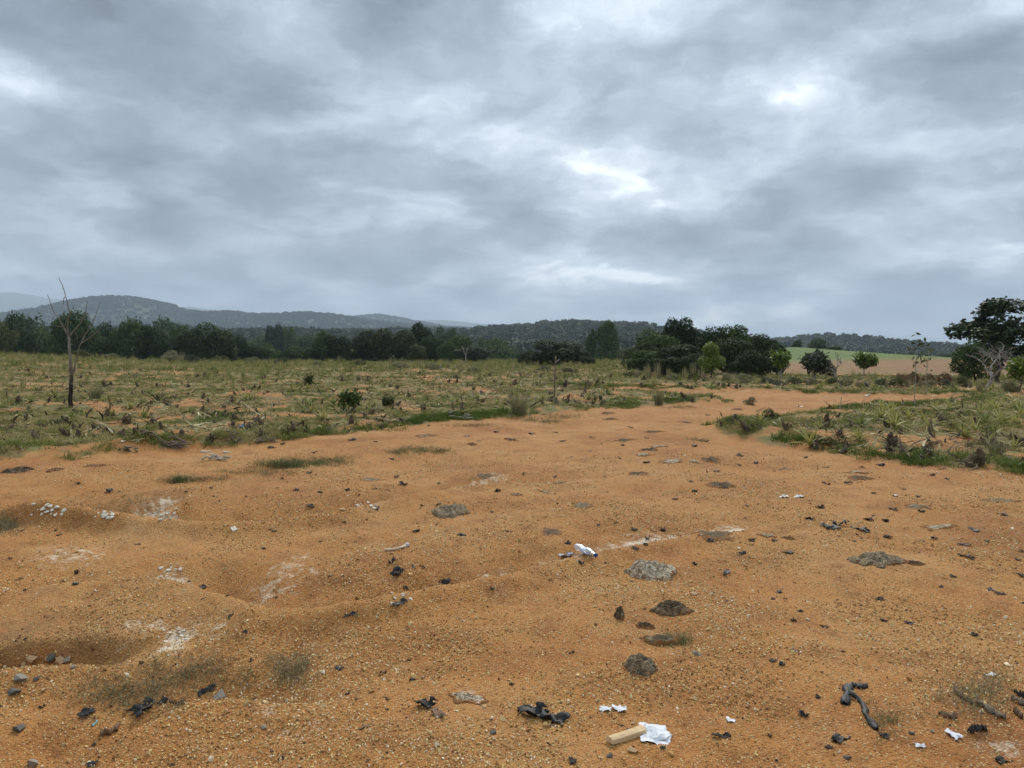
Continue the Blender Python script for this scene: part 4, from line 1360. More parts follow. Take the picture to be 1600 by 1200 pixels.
for i, (u, v, h, w) in enumerate([(1430, 600, 22, 30), (1455, 600, 20, 26), (1480, 600, 22, 30), (1410, 598, 18, 24)]):
    bush(u, v, h, w, M_DRY, "dried rust brown shrub before the tilled slope", "loose", "dried brown shrubs before the tilled slope")
# leafy bush in the middle of the left field: stems with big leaves
placed_branch_tree(545, 652, 606, 42, 91, M_MID, M_BARK, "dark leafy green bush standing alone in the field above the dirt edge", name="bush", cat="bush",
                   spread=.55, leaves_per_tip=6, leaf=.075, levels=3, trunk_r=.012, forks=(2, 3), first=.36, up=.9, trunks=4)
placed_branch_tree(482, 604, 584, 18, 92, M_OLIVE, M_BARK, "small yellow green sapling bush in the far half of the field", name="bush", cat="bush",
                   spread=.5, leaves_per_tip=6, leaf=.09, levels=3, trunk_r=.015, forks=(2, 3), first=.36, up=.9, trunks=4)
placed_branch_tree(606, 636, 616, 24, 93, M_OLIVE, M_BARK, "low yellow green bush near the dark leafy bush", name="bush", cat="bush",
                   spread=.8, leaves_per_tip=7, leaf=.06, levels=3, trunk_r=.01, forks=(2, 3), first=.34, trunks=5)


def px_line(pts, D, rng, wob=.25):
    """picture polyline to points round depth D, bending in depth too"""
    a = np.array(pts, float)
    dd = D + np.cumsum(rng.normal(0, wob, len(a))) * .6
    dd[0] = D
    d = pix_dir(a[:, 0], a[:, 1])
    return d * (dd / d[:, 1])[:, None] + np.array([0, 0, EYE])


def dead_sapling():
    rng = np.random.RandomState(8)
    p = hit(110, 637)
    D = p[1]
    m, N = mat_new("scorched_bark")
    co = N.n("ShaderNodeTexCoord").outputs["Object"]
    z = N.n("ShaderNodeSeparateXYZ", {0: co}).outputs[2]
    n1 = N.noise(co, 9, 5, .7)
    f = N.sstep(N.math("ADD", z, N.math("MULTIPLY", N.math("SUBTRACT", n1, .5), .8)), .55, 1.05)
    c = N.mix(f, N.ramp(n1, [(.35, (.012, .010, .009)), (.7, (.05, .035, .028))]), N.ramp(n1, [(.3, (.10, .08, .062)), (.7, (.26, .225, .18))]))
    finish(m, N, c, .95, bump=n1, bstr=.6, bdist=.02)
    t = empty("dead_sapling", p)

    def part(name, pts, r0, r1, wob=.12):
        mb = MB()
        L = px_line(pts, D, rng, wob) - p
        # smooth the traced line
        tt = np.linspace(0, 1, len(L)); ts = np.linspace(0, 1, len(L) * 3)
        L = np.stack([np.interp(ts, tt, L[:, i]) for i in range(3)], 1)
        L[1:-1] = (L[:-2] + L[1:-1] * 2 + L[2:]) / 4 + rng.normal(0, .006, L[1:-1].shape)
        tube(mb, L, np.linspace(r0, r1, len(L)), 8)
        obj(name, mb.mesh(name, True), m, t)
    part("trunk", [(110, 640), (110, 620), (111, 600), (112, 585), (110, 565), (108, 540), (107, 526)], .060, .030, .03)
    part("branch", [(107, 527), (103, 519), (98, 508), (90, 495), (84, 488), (80, 475), (74, 460)], .022, .007)
    part("branch", [(107, 526), (105, 515), (106, 505), (109, 490), (106, 478), (102, 460), (95, 440), (92, 433)], .022, .006)
    part("branch", [(108, 526), (114, 518), (124, 507), (132, 495), (135, 478), (136, 470)], .021, .006)
    part("branch", [(112, 590), (118, 570), (121, 550), (126, 538), (135, 520), (143, 507), (150, 492), (157, 470)], .022, .006)
    part("branch", [(127, 537), (140, 528), (152, 518), (160, 510), (162, 502)], .014, .005)
    part("branch", [(100, 511), (90, 509), (78, 507)], .010, .005)
    part("twig", [(117, 520), (120, 524), (121, 528), (119, 530)], .012, .007)
    part("twig", [(101, 464), (97, 478), (96, 482)], .010, .005)
    tag(t, "leafless dead sapling with scorched black trunk standing in the cleared field", "dead tree")


dead_sapling()


def stalk(u, v, top, label, leaves, name="weed_stalk"):
    """thin tall weed: stem with a few leaves at the top"""
    rng = np.random.RandomState(int(u))
    p = hit(u, v); D = p[1]
    H = (v - top) / F * D
    t = empty(name, p)
    mb = MB()
    P = bend_line((0, 0, -.05), (rng.normal(0, .05), 0, H), 9, .10, rng)
    tube(mb, P, np.linspace(.014, .006, 9), 5)
    for k in range(3):
        b = P[4 + k]
        tube(mb, bend_line(b, b + np.array([rng.uniform(-.35, .35), rng.uniform(-.2, .2), H * .22]), 5, .2, rng), np.linspace(.006, .003, 5), 4)
    obj("stem", mb.mesh("stem", True), M_PALEBARK, t)
    if leaves:
        q = np.repeat(P[-4:], leaves, 0) + rng.normal(0, .10, (leaves * 4, 3))
        V, Fc = leaf_quads(q, rng.normal(0, 1, q.shape), np.full(len(q), .10), rng, 1.4)
        obj("leaves", mesh_np("leaves", V, Fc), M_OLIVE, t)
    tag(t, label, "weed")


stalk(1434, 636, 532, "tall thin weed stalk with sparse yellow leaves among the island pineapples", 7)
stalk(1447, 618, 545, "slim leafy weed stalk behind the tallest thin weed stalk", 5)
stalk(1312, 640, 620, "short bare brown stalk on the island's far side", 0)


def post(u, v, top):
    p = hit(u, v); D = p[1]
    H = (v - top) / F * D
    rng = np.random.RandomState(2)
    mb = MB()
    P = bend_line((0, 0, -.2), (.06, 0, H), 8, .03, rng)
    tube(mb, P, np.linspace(.028, .022, 8), 8)
    t = empty("wooden_post", p)
    obj("post", mb.mesh("post", True), M_STICK, t)
    mb = MB()
    tube(mb, bend_line(P[-2], P[-2] + np.array([.12, .05, .10]), 4, .1, rng), np.linspace(.02, .012, 4), 6)
    obj("stub", mb.mesh("stub", True), M_PALEBARK, t)
    tag(t, "thin leaning wooden post standing in the middle field before the wide round tree", "post")


post(865, 622, 556)

# ------------------------------------------------------------------ things lying on the dirt
M_BLACK = plain_mat("black_plastic", (.008, .008, .008), (.020, .019, .018), 30, .62, .4, .004, spec=.3)
M_CHAR = plain_mat("charred", (.010, .009, .008), (.04, .034, .03), 40, .8, .6, .004)
M_ROCKG = plain_mat("grey_stone", (.16, .14, .11), (.32, .28, .22), 22, .9, .6, .006)
M_ROCKD = plain_mat("dark_stone", (.06, .055, .045), (.14, .125, .10), 22, .9, .6, .006)
M_ROCKO = plain_mat("tan_stone", (.34, .20, .10), (.50, .36, .20), 22, .9, .6, .006)
M_ROCKW = plain_mat("white_stone", (.50, .44, .34), (.68, .62, .52), 22, .9, .6, .006)
M_HUSK = plain_mat("husk", (.10, .055, .030), (.23, .145, .085), 24, .85, .5, .004)


def dung_mat(name, a, b, c):
    m, N = mat_new(name)
    co = N.n("ShaderNodeTexCoord").outputs["Object"]
    n1 = N.noise(co, 26, 7, .7, .8)
    n2 = N.noise(N.n("ShaderNodeMapping", {0: co, "Scale": (1., 2.2, 1.)}).outputs[0], 20, 4, .6, 2.2)
    crack = N.sstep(N.math("ABSOLUTE", N.math("SUBTRACT", n2, .5)), .0, .05)
    cc = N.ramp(n1, [(.3, a), (.5, b), (.68, c)])
    cc = N.mix(N.math("MULTIPLY", N.math("SUBTRACT", 1.0, crack), .75), cc, tuple(x * .35 for x in a))
    t = N.n("ShaderNodeAttribute", attribute_name="t").outputs["Fac"]
    n3 = N.noise(co, 17, 6, .75, .5)
    cc = N.mix(N.sstep(N.math("MULTIPLY_ADD", N.math("SUBTRACT", n3, .5), 1.9, t), .62, .80), cc, (.285, .132, .047))
    h = N.math("ADD", N.math("MULTIPLY", n1, .7), N.math("MULTIPLY", crack, .5))
    return finish(m, N, cc, .95, bump=h, bstr=.9, bdist=.012, spec=.15)


DUNG = {"pale": dung_mat("dung_pale", (.26, .20, .13), (.50, .41, .28), (.68, .59, .44)),
        "brown": dung_mat("dung_brown", (.105, .07, .04), (.18, .125, .072), (.27, .20, .12)),
        "grey": dung_mat("dung_grey", (.145, .105, .062), (.26, .195, .118), (.40, .325, .21)),
        "dark": dung_mat("dung_dark", (.058, .041, .026), (.13, .09, .054), (.25, .185, .115))}


def pat(u, v, w_px, d_m, mat, label, thick=.05, group=None, ragged=.25, seed=None):
    """dried dung pat moulded onto the ground"""
    seed = int(u * 7 + v) if seed is None else seed
    rng = np.random.RandomState(seed)
    c = hit(u, v)
    rx = w_px / F * c[1] / 2; ry = d_m / 2
    nr, na = 13, 56
    rho = np.r_[0, np.linspace(.12, 1, nr)]
    A = np.linspace(0, 2 * np.pi, na, endpoint=False)
    R, T = np.meshgrid(rho[1:], A, indexing="ij")
    o = rng.uniform(0, 50)
    edge = 1 + ragged * (perlin(np.cos(T) * 1.6 + o, np.sin(T) * 1.6) * 1.5 + .8 * perlin(np.cos(T) * 4 + o, np.sin(T) * 4 + 9) + .5 * perlin(np.cos(T) * 9 + o, np.sin(T) * 9 + 4))
    ca, sa = math.cos(o), math.sin(o)
    lx = (R * edge * np.cos(T)).ravel() * rx; ly = (R * edge * np.sin(T)).ravel() * ry
    lx = np.r_[0, lx]; ly = np.r_[0, ly]
    rr = np.r_[0, R.ravel()]
    gx, gy = c[0] + lx, c[1] + ly
    h = thick * (1 - rr ** 4) * (.55 + .22 * np.sin(rr * 11 + o + 2 * fbm(gx + o, gy, .12, 2, 5.)) * (1 - .5 * rr) + .45 * fbm(gx + o, gy, .13, 2, 1.) + .30 * np.abs(fbm(gx, gy + o, .06, 2, 3.)))
    h = np.where(rr >= .999, -.015, np.maximum(h, .3 * thick * (1 - rr ** 8)))
    V = np.c_[lx, ly, height(gx, gy) - c[2] + h]
    i, j = np.meshgrid(np.arange(nr - 1), np.arange(na), indexing="ij")
    a = 1 + i * na + j; b = 1 + i * na + (j + 1) % na
    Fq = np.stack([a, a + na, b + na, b], -1).reshape(-1, 4)
    k = np.arange(na)
    Ft = np.c_[np.zeros(na, int), 1 + k, 1 + (k + 1) % na, 1 + (k + 1) % na]
    mb = MB(); mb.add(V, np.r_[Ft, Fq], rr if thick < .055 else np.clip(rr * 1.05 - .35, 0, 1))
    o_ = obj("dung_pat", mb.mesh("dung_pat", False), DUNG[mat], None, c)
    tag(o_, label, "dung", group)
    return o_


pat(1018, 896, 82, .27, "pale", "large pale flaky dung pat near the clear bottle", .10)
pat(1050, 957, 66, .17, "brown", "smooth brown dung pat below the pale flaky one", .075)
pat(1000, 1042, 50, .15, "grey", "round grey wrinkled dung pat beside the grassy one", .07)
pat(1035, 1004, 68, .10, "grey", "long crumbling dung pat with grass growing through it", .05)
pat(1008, 979, 30, .07, "dark", "small broken dung pat between the brown and the grassy one", .035)
pat(968, 963, 18, .10, "dark", "small upright lump of dark dung beside the brown pat", .06)
pat(1370, 877, 76, .36, "grey", "broad shredded grey dung pat on the open dirt below the black plastic sheet", .06, ragged=.4)
pat(1430, 882, 28, .10, "dark", "little dark dung crumb beside the broad shredded pat", .03)
pat(704, 800, 62, .36, "grey", "broad grey dung pat in the middle of the dirt by itself", .06)
pat(1112, 832, 70, .42, "brown", "thin trampled brown dung stain at the head of the gully", .02, ragged=.4)
pat(730, 1092, 66, .13, "pale", "flat pale crumbling dung pat beside black and brown scraps", .025, ragged=.4)
pat(911, 790, 32, .24, "grey", "thin pale grey dung pat on the rise above the gully", .025)
G_PAT = "thin dried dung pats over the dirt track"
for (u, v, w, d, mt, th) in [(860, 830, 42, .3, "brown", .012), (997, 741, 36, .5, "dark", .05), (1128, 757, 48, .5, "dark", .045), (1110, 719, 36, .55, "dark", .06), (1050, 722, 40, .4, "pale", .05), (1005, 711, 24, .4, "pale", .05),
                             (1015, 703, 30, .4, "dark", .06), (1030, 698, 30, .3, "pale", .05), (975, 688, 40, .5, "dark", .03), (1020, 675, 36, .5, "dark", .06), (955, 655, 30, .5, "dark", .05), (1070, 660, 24, .4, "dark", .04),
                             (1152, 640, 20, .5, "dark", .06), (800, 688, 26, .4, "dark", .06), (665, 681, 42, .5, "grey", .05), (758, 743, 30, .35, "grey", .03), (852, 769, 20, .2, "pale", .04), (806, 773, 20, .2, "grey", .03),
                             (1345, 747, 40, .45, "dark", .05), (1340, 738, 36, .3, "pale", .04), (1435, 791, 50, .35, "grey", .03), (1470, 824, 66, .22, "pale", .03), (1228, 732, 26, .3, "grey", .02), (1565, 782, 62, .35, "grey", .03),
                             (30, 737, 46, .5, "dark", .10), (85, 735, 28, .4, "dark", .06), (150, 727, 36, .4, "dark", .03), (1200, 838, 34, .2, "pale", .04), (1232, 842, 20, .18, "dark", .04), (875, 755, 22, .2, "grey", .02),
                             (1085, 722, 20, .3, "pale", .05), (738, 694, 18, .3, "dark", .05), (580, 750, 50, .5, "grey", .015), (950, 645, 24, .5, "dark", .04)]:
    mk = nearest(hit(u, v), DIRT_MARKS)
    w, d, th = w * .9, d * .62, th * .55
    pat(u, v, w, d, mt, "thin dried %s dung pat on the dirt nearest %s" % (mt, mk), th, "thin %s dung pats nearest %s" % (mt, mk), .45)


def ground_normal(p, e=.06):
    x = np.array([p[0] - e, p[0] + e, p[0], p[0]]); y = np.array([p[1], p[1], p[1] - e, p[1] + e])
    h = height(x, y)
    return Vector((-(h[1] - h[0]) / (2 * e), -(h[3] - h[2]) / (2 * e), 1)).normalized()


def lay(o, p, rz, lift=0.0, tilt=(0, 0)):
    n = ground_normal(p)
    q = n.to_track_quat("Z", "Y").to_matrix().to_4x4()
    o.matrix_world = Matrix.Translation(Vector(p) + n * lift) @ q @ Matrix.Rotation(rz, 4, "Z") @ Matrix.Rotation(tilt[0], 4, "X") @ Matrix.Rotation(tilt[1], 4, "Y") @ Matrix.Diagonal((*o.scale, 1))


def scrap_mesh(name, seed, n=7, crump=.35, ratio=.6, cut=.3, thick=.012, smooth_=True):
    """crumpled torn sheet, about 1 long, closed with a little thickness"""
    rng = np.random.RandomState(seed)
    g = np.linspace(-.5, .5, n)
    X, Y = np.meshgrid(g, g * ratio, indexing="ij")
    o = rng.uniform(0, 90)
    Z = crump * (.16 + fbm(X + o, Y, .5, 2, 1.) * .55 + .28 * np.abs(fbm(X, Y + o, .28, 2, 2.)))
    Xd = X + .22 * fbm(X + o, Y + 5, .3, 2, 3.); Yd = Y + .22 * fbm(X + 7, Y + o, .3, 2, 4.)
    Z = np.maximum(Z, .0)
    i, j = np.meshgrid(np.arange(n - 1), np.arange(n - 1), indexing="ij")
    ctr = np.hypot((i - n / 2 + 1) / (n / 2), (j - n / 2 + 1) / (n / 2))
    keep = ctr + rng.uniform(-cut, cut, ctr.shape) < 1.12
    a = (i * n + j)[keep]
    Fc = np.c_[a, a + n, a + n + 1, a + 1]
    V = np.c_[Xd.ravel(), Yd.ravel(), Z.ravel()]
    me = bpy.data.meshes.new(name)
    me.from_pydata(np.r_[V, V - np.array([0, 0, thick])].tolist(), [], np.r_[Fc, Fc[:, ::-1] + n * n].tolist())
    # close the rim
    import bmesh
    bm = bmesh.new(); bm.from_mesh(me)
    bm.verts.ensure_lookup_table()
    rim = [e for e in bm.edges if len(e.link_faces) == 1 and e.verts[0].index < n * n and e.verts[1].index < n * n]
    for e in rim:
        a_, b_ = e.verts
        try:
            bm.faces.new((a_, b_, bm.verts[b_.index + n * n], bm.verts[a_.index + n * n]))
        except ValueError:
            pass
    for v in [v for v in bm.verts if not v.link_faces]:
        bm.verts.remove(v)
    bmesh.ops.recalc_face_normals(bm, faces=bm.faces)
    for f in bm.faces:
        f.smooth = smooth_
    bm.to_mesh(me); bm.free()
    return me


SCRAP = [scrap_mesh("scrap_%d" % i, 600 + i, 9, .5, .7, .45) for i in range(6)] + [scrap_mesh("strip_%d" % i, 620 + i, 9, .3, .3, .4) for i in range(3)]


def scrap(u, v, w_px, label, mat=M_BLACK, group=None, kind=None, rz=None, name="plastic_scrap", cat="scrap", lift=.0, flat=1.0):
    p = hit(u, v)
    k = int(u * 3 + v) % 9 if kind is None else kind
    s = w_px / F * p[1] * 1.1
    me = SCRAP[k]
    key = me.name + mat.name
    if key not in _cm:
        q = me.copy(); q.materials.clear(); q.materials.append(mat); _cm[key] = q
    o = obj(name, _cm[key])
    o.scale = (s, s, s * flat)
    lay(o, p, (u * 1.3) % 6.28 if rz is None else rz, lift)
    return tag(o, label, cat, group)


# the larger black plastics
scrap(832, 1118, 44, "torn black plastic piece lying beside its crumpled partner near the white paper", rz=.4, kind=1, flat=1.3)
scrap(868, 1126, 38, "crumpled shiny black plastic wad beside the torn piece near the white paper", rz=-.6, kind=2, flat=1.5)
scrap(1345, 828, 32, "flat dark grey plastic sheet scrap lying right of the black cluster", rz=.1, kind=6)
scrap(1296, 825, 26, "black plastic cluster piece beside the flat dark sheet", rz=-.2, kind=3)
scrap(1312, 821, 18, "small folded black plastic standing up beside the black cluster piece", rz=.8, kind=0, flat=1.6)
scrap(1135, 895, 26, "thin black plastic strip near the large pale dung pat", rz=.1, kind=7)
scrap(1522, 828, 26, "long thin black strip alone on the far side of the dirt", rz=0., kind=8, flat=.7)
scrap(1510, 870, 24, "black leaf shaped plastic strip with ragged edge below the other strips", rz=-.5, kind=6)
scrap(1507, 852, 20, "black twisted strip above the ragged leaf shaped plastic", rz=.1, kind=7)
scrap(697, 911, 16, "chunky black lump at the lip of the gully", M_CHAR, rz=.3, kind=4, flat=1.6)
scrap(620, 895, 18, "black lump standing on the slope above the gully near the pale curved stick", M_CHAR, rz=1.2, kind=5, flat=1.6)
scrap(625, 942, 24, "flat black strip lying in the gully bottom", rz=.2, kind=8)
scrap(549, 960, 22, "flat black strip lying on the gully's front lip", rz=0., kind=6)
scrap(325, 1078, 32, "dark folded plastic sheet tucked in the dry grass beside a stone", rz=.6, kind=7)
scrap(222, 1108, 34, "black torn plastic with grit on it in the dry grass", rz=.8, kind=3)
scrap(253, 1097, 14, "small black knob of plastic at the dry grass rim", rz=.1, kind=2, flat=1.8)
scrap(135, 1115, 22, "black rag of plastic at the end of the dry grass patch", rz=.5, kind=1)
scrap(1255, 1118, 14, "black pointed chip on the dirt beside the long black strap", rz=.5, kind=0, flat=1.6)
scrap(1311, 1156, 26, "grey and black crushed plastic bit below the long black strap", rz=.1, kind=3)
scrap(1382, 1151, 13, "black chip just past the end of the long black strap", rz=.8, kind=5, flat=1.5)
scrap(990, 1142, 26, "black plastic shred caught under the crumpled white paper", rz=.2, kind=7, flat=1.5)
scrap(665, 1104, 30, "dark brown bark like scrap beside the flat pale dung", M_CHAR, rz=-.4, kind=1, flat=1.5)
scrap(684, 1118, 24, "folded brown leather like scrap next to the dark bark scrap", M_HUSK, rz=-.9, kind=2, flat=1.4, name="leather_scrap")
scrap(572, 1136, 26, "flat brown grey chip of husk on the foreground gravel", M_HUSK, rz=.1, kind=6, name="husk_chip")
scrap(145, 1195, 14, "black chip at the lower rim of the foreground gravel", rz=.9, kind=4, flat=1.5)
scrap(1127, 1151, 28, "reddish black dried husk on the gravel beyond the white paper", M_CHAR, rz=0., kind=8, name="husk_chip", flat=1.6)
scrap(895, 1190, 16, "dark chip at the near rim of the gravel", M_CHAR, rz=.3, kind=1)
scrap(1565, 1190, 22, "dark grey chip half buried in pale gravel", M_CHAR, rz=.3, kind=3)
G_SC = "small black scraps strewn over the dirt"
L_SC = "small black charred scrap lying on the bare orange dirt"
known = [(215, 850), (360, 963), (317, 918), (318, 936), (383, 988), (412, 858), (66, 1105), (30, 905), (599, 1052), (645, 1062), (636, 984), (542, 1085), (604, 1092), (556, 1094), (604, 1108), (634, 919), (646, 886), (660, 886), (613, 878),
         (1207, 936), (1250, 956), (1345, 946), (1375, 937), (1380, 970), (1420, 975), (1240, 970), (1548, 922), (1563, 928), (1489, 901), (1207, 1033), (1222, 1038), (1242, 1017), (1523, 993), (1278, 1090), (1420, 1015), (1217, 926),
         (992, 857), (990, 828), (1035, 829), (963, 817), (1055, 780), (1086, 768), (1167, 791), (1167, 808), (1175, 845), (1160, 865), (1092, 866), (1085, 882), (908, 880), (886, 849), (818, 741), (867, 745), (795, 831), (778, 768),
         (650, 831), (720, 837), (723, 838), (540, 848), (555, 847), (498, 847), (463, 766), (491, 708), (483, 740), (585, 764), (543, 766), (629, 757), (612, 717), (590, 795), (485, 791), (171, 769), (186, 769), (335, 776), (122, 756), (330, 763),
         (1281, 794), (1262, 810), (1265, 812), (1365, 806), (1358, 813), (1384, 815), (1395, 796), (1435, 776), (1412, 765), (1440, 800), (1567, 805), (1542, 847), (1480, 749), (1473, 733), (1377, 727), (1346, 731), (1457, 743), (1325, 756),
         (1335, 846), (1347, 842), (1387, 840), (1460, 842), (1443, 846), (1232, 864), (1210, 845), (1290, 730), (1156, 713), (1180, 724), (1155, 727), (1104, 690), (1085, 698), (920, 705), (973, 696), (925, 684), (830, 678), (868, 676), (890, 715),
         (1105, 649), (985, 668), (1010, 685), (940, 694), (880, 690), (670, 665), (730, 682), (748, 689), (550, 688), (424, 700), (442, 694), (968, 716), (1010, 723), (1515, 724), (1480, 748), (945, 745), (1120, 737), (1290, 757), (1340, 870),
         (530, 1045), (1288, 980), (1366, 1000), (1600, 862), (1590, 875), (440, 1185), (270, 1195), (97, 908), (120, 895), (1020, 830), (1110, 845), (1300, 846), (1600, 900), (1500, 1085), (1295, 1168)]
sm = np.random.RandomState(71)
for (u, v) in known:
    mt = M_BLACK if sm.rand() < .5 else M_CHAR
    lb = ("shiny black plastic" if mt is M_BLACK else "dull charred") + " scrap on the dirt nearest " + nearest(hit(min(u, 1596), v), DIRT_MARKS)
    scrap(min(u, 1596), v, sm.uniform(7, 13) * np.interp(v, [640, 800, 1150], [.8, .95, 1.15]), lb, mt, lb.replace("scrap", "scraps"), int(sm.randint(9)), sm.uniform(0, 6.28), flat=sm.uniform(.8, 1.8))
more = 0
while more < 90:
    u, v = sm.uniform(0, 1600), 650 + 540 * sm.rand() ** 1.3
    p = hit(u, v)
    if poly_sdf(np.array([p[0]]), np.array([p[1]]), DIRT)[0] < .3:
        continue
    lb = "tiny dark crumb on the dirt nearest " + nearest(p, DIRT_MARKS)
    scrap(u, v, sm.uniform(4, 8), lb, M_CHAR, lb.replace("crumb", "crumbs"), int(sm.randint(9)), sm.uniform(0, 6.28), flat=sm.uniform(.8, 1.8))
    more += 1


def ribbon_px(name, pts, w, mat, seed, thick=.012, hump=.012):
    """strip lying on the ground along a picture polyline, twisting and rumpled"""
    rng = np.random.RandomState(seed)
    a = np.array(pts, float)
    P = hit(a[:, 0], a[:, 1])
    ts = np.linspace(0, 1, 40); tt = np.linspace(0, 1, len(P))
    x = np.interp(ts, tt, P[:, 0]); y = np.interp(ts, tt, P[:, 1])
    dx, dy = np.gradient(x), np.gradient(y); L = np.hypot(dx, dy) + 1e-9
    nx, ny = -dy / L, dx / L
    wid = w * (.55 + .55 * np.abs(fbm(ts * 5 + seed, ts * 0, 1., 2, 1.)) + .25 * np.sin(ts * 17 + seed))
    wid = np.maximum(wid, w * .3); wid[[0, -1]] *= .5
    rows = []
    c = P[0]
    for k, s in enumerate(np.linspace(-1, 1, 5)):
        px, py = x + nx * wid * s * .5, y + ny * wid * s * .5
        z = height(px, py) + .006 + hump * (1 - s * s) + 2.6 * hump * np.abs(fbm(ts * 5 + k * .4 + seed, ts * 0 + k * .3, 1., 2, 2.))
        rows.append(np.c_[px, py, z])
    T = np.stack(rows, 1) - c
    n, m_ = T.shape[:2]
    bot = T - np.array([0, 0, thick])
    i, j = np.meshgrid(np.arange(n - 1), np.arange(m_ - 1), indexing="ij")
    q = i * m_ + j
    Ft = np.stack([q, q + m_, q + m_ + 1, q + 1], -1).reshape(-1, 4)
    o_ = n * m_
    Fb = Ft[:, ::-1] + o_
    e = np.arange(n - 1) * m_
    Fe = np.r_[np.c_[e, e + o_, e + m_ + o_, e + m_], np.c_[e + m_ - 1, e + 2 * m_ - 1, e + 2 * m_ - 1 + o_, e + m_ - 1 + o_]]
    mb = MB(); mb.add(np.r_[T.reshape(-1, 3), bot.reshape(-1, 3)], np.r_[Ft, Fb, Fe])
    return obj(name, mb.mesh(name, True), mat, None, c)


strap = empty("plastic_strap", hit(1325, 1072))
for i, (pts, w) in enumerate([([(1322, 1092), (1325, 1082), (1335, 1090), (1347, 1100), (1352, 1110), (1352, 1118), (1358, 1128), (1366, 1136), (1370, 1142)], .026), ([(1320, 1102), (1323, 1088), (1324, 1076), (1332, 1073), (1344, 1074), (1355, 1073)], .040)]):
    o = ribbon_px("strap_length" if i == 0 else "strap_fold", pts, w * 1.25, M_BLACK, 31 + i, hump=.008)
    o.parent = strap
    o.location = o.location - strap.location
tag(strap, "long twisted black plastic strap folded at its upper end", "strap")

# dried husk pieces at the lower right
G_H = "dried brown sheath pieces in the dry grass"
for i, (pts, w, mt) in enumerate([([(1490, 1078), (1500, 1090), (1515, 1098), (1527, 1102)], .022, M_HUSK), ([(1528, 1100), (1542, 1110), (1558, 1120), (1572, 1124)], .026, M_STICK), ([(1466, 1118), (1480, 1122), (1496, 1124)], .02, M_HUSK),
                                  ([(1580, 1094), (1592, 1099), (1606, 1106)], .03, M_STICK), ([(1584, 1084), (1596, 1090), (1610, 1093)], .016, M_CHAR), ([(1512, 1146), (1526, 1143), (1541, 1141)], .018, M_CHAR), ([(1585, 1112), (1597, 1124)], .02, M_HUSK)]):
    o = ribbon_px("dried_sheath", pts, w, mt, 50 + i, .008)
    tag(o, ["curved dark brown sheath leading into the longer pale one in the dry grass", "long pale grey sheath running on from the curved dark one", "short brown sheath at the near side of the dry grass patch", "broad pale grey sheath at the patch's outer end",
            "narrow black sheath above the broad pale grey one", "straight black sheath below the dry grass patch", "short brown sheath under the broad pale grey one"][i], "dry leaf")
o = ribbon_px("dried_sheath", [(157, 1150), (170, 1147), (180, 1142), (186, 1135)], .024, M_HUSK, 77, .008)
tag(o, "curled reddish brown dry leaf below the dry grass by the big pale stone", "dry leaf")
o = ribbon_px("dried_sheath", [(264, 1101), (276, 1102), (288, 1101)], .012, M_HUSK, 78, .008)
tag(o, "thin red brown twig like leaf along the rim of the dry grass", "dry leaf")

# paper, wood, bottle, stick
M_PAPER = plain_mat("paper", (.50, .51, .53), (.68, .69, .70), 12, .8, .15, .002)
M_PAPERB = plain_mat("paper_dirty", (.48, .42, .33), (.72, .68, .60), 16, .85, .2, .002)
pm = scrap_mesh("paper", 700, 15, .55, .72, .12, .004, False)
p = hit(1024, 1149)
o = obj("crumpled_paper", pm, M_PAPER); s = 62 / F * p[1]; o.scale = (s, s * 1.0, s * .62); lay(o, p, -.25)
tag(o, "crumpled sheet of white paper lying by the cut piece of wood", "paper")
for (u, v, w, lab) in [(968, 1108, 22, "little white torn tissue scrap with a pointed tail above the cut wood"), (946, 1109, 17, "small white folded tissue beside the pointed tissue scrap"), (1142, 1126, 17, "whitish folded paper scrap on the gravel right of the white paper"),
                       (1437, 1166, 14, "white paper flake under the long strap's far end"), (1490, 1149, 20, "white curled plastic strip near the straight black sheath"), (1548, 1056, 16, "pale oval paper flake above the dry grass patch"),
                       (1249, 777, 14, "white folded wrapper on the far dirt slope"), (1225, 777, 13, "dull white flat wrapper next to the folded one"), (1400, 775, 10, "thin white peel on the dirt above the flat grey pat"), (192, 690, 6, "white upright plastic sliver at the grass edge"),
                       (365, 827, 10, "white crumpled tissue on the middle mound"), (1356, 619, 9, "white plastic lying on the far dirt track"), (1250, 635, 8, "white plastic bit on the near side of the far track")]:
    scrap(u, v, w, lab, M_PAPER if w > 13 else M_PAPERB, kind=int(u) % 6, rz=u % 3, name="paper_scrap", cat="paper", flat=.9)
scrap(380, 668, 12, "bright blue plastic scrap at the grass edge left of the leafy bush", plain_mat("blue_plastic", (.01, .10, .20), (.02, .18, .30), 20, .4), kind=1, name="plastic_scrap", flat=1.4)
scrap(148, 1131, 14, "small turquoise plastic shred under the dry grass", plain_mat("turquoise_plastic", (.10, .28, .30), (.22, .40, .42), 20, .5), kind=7, name="plastic_scrap")


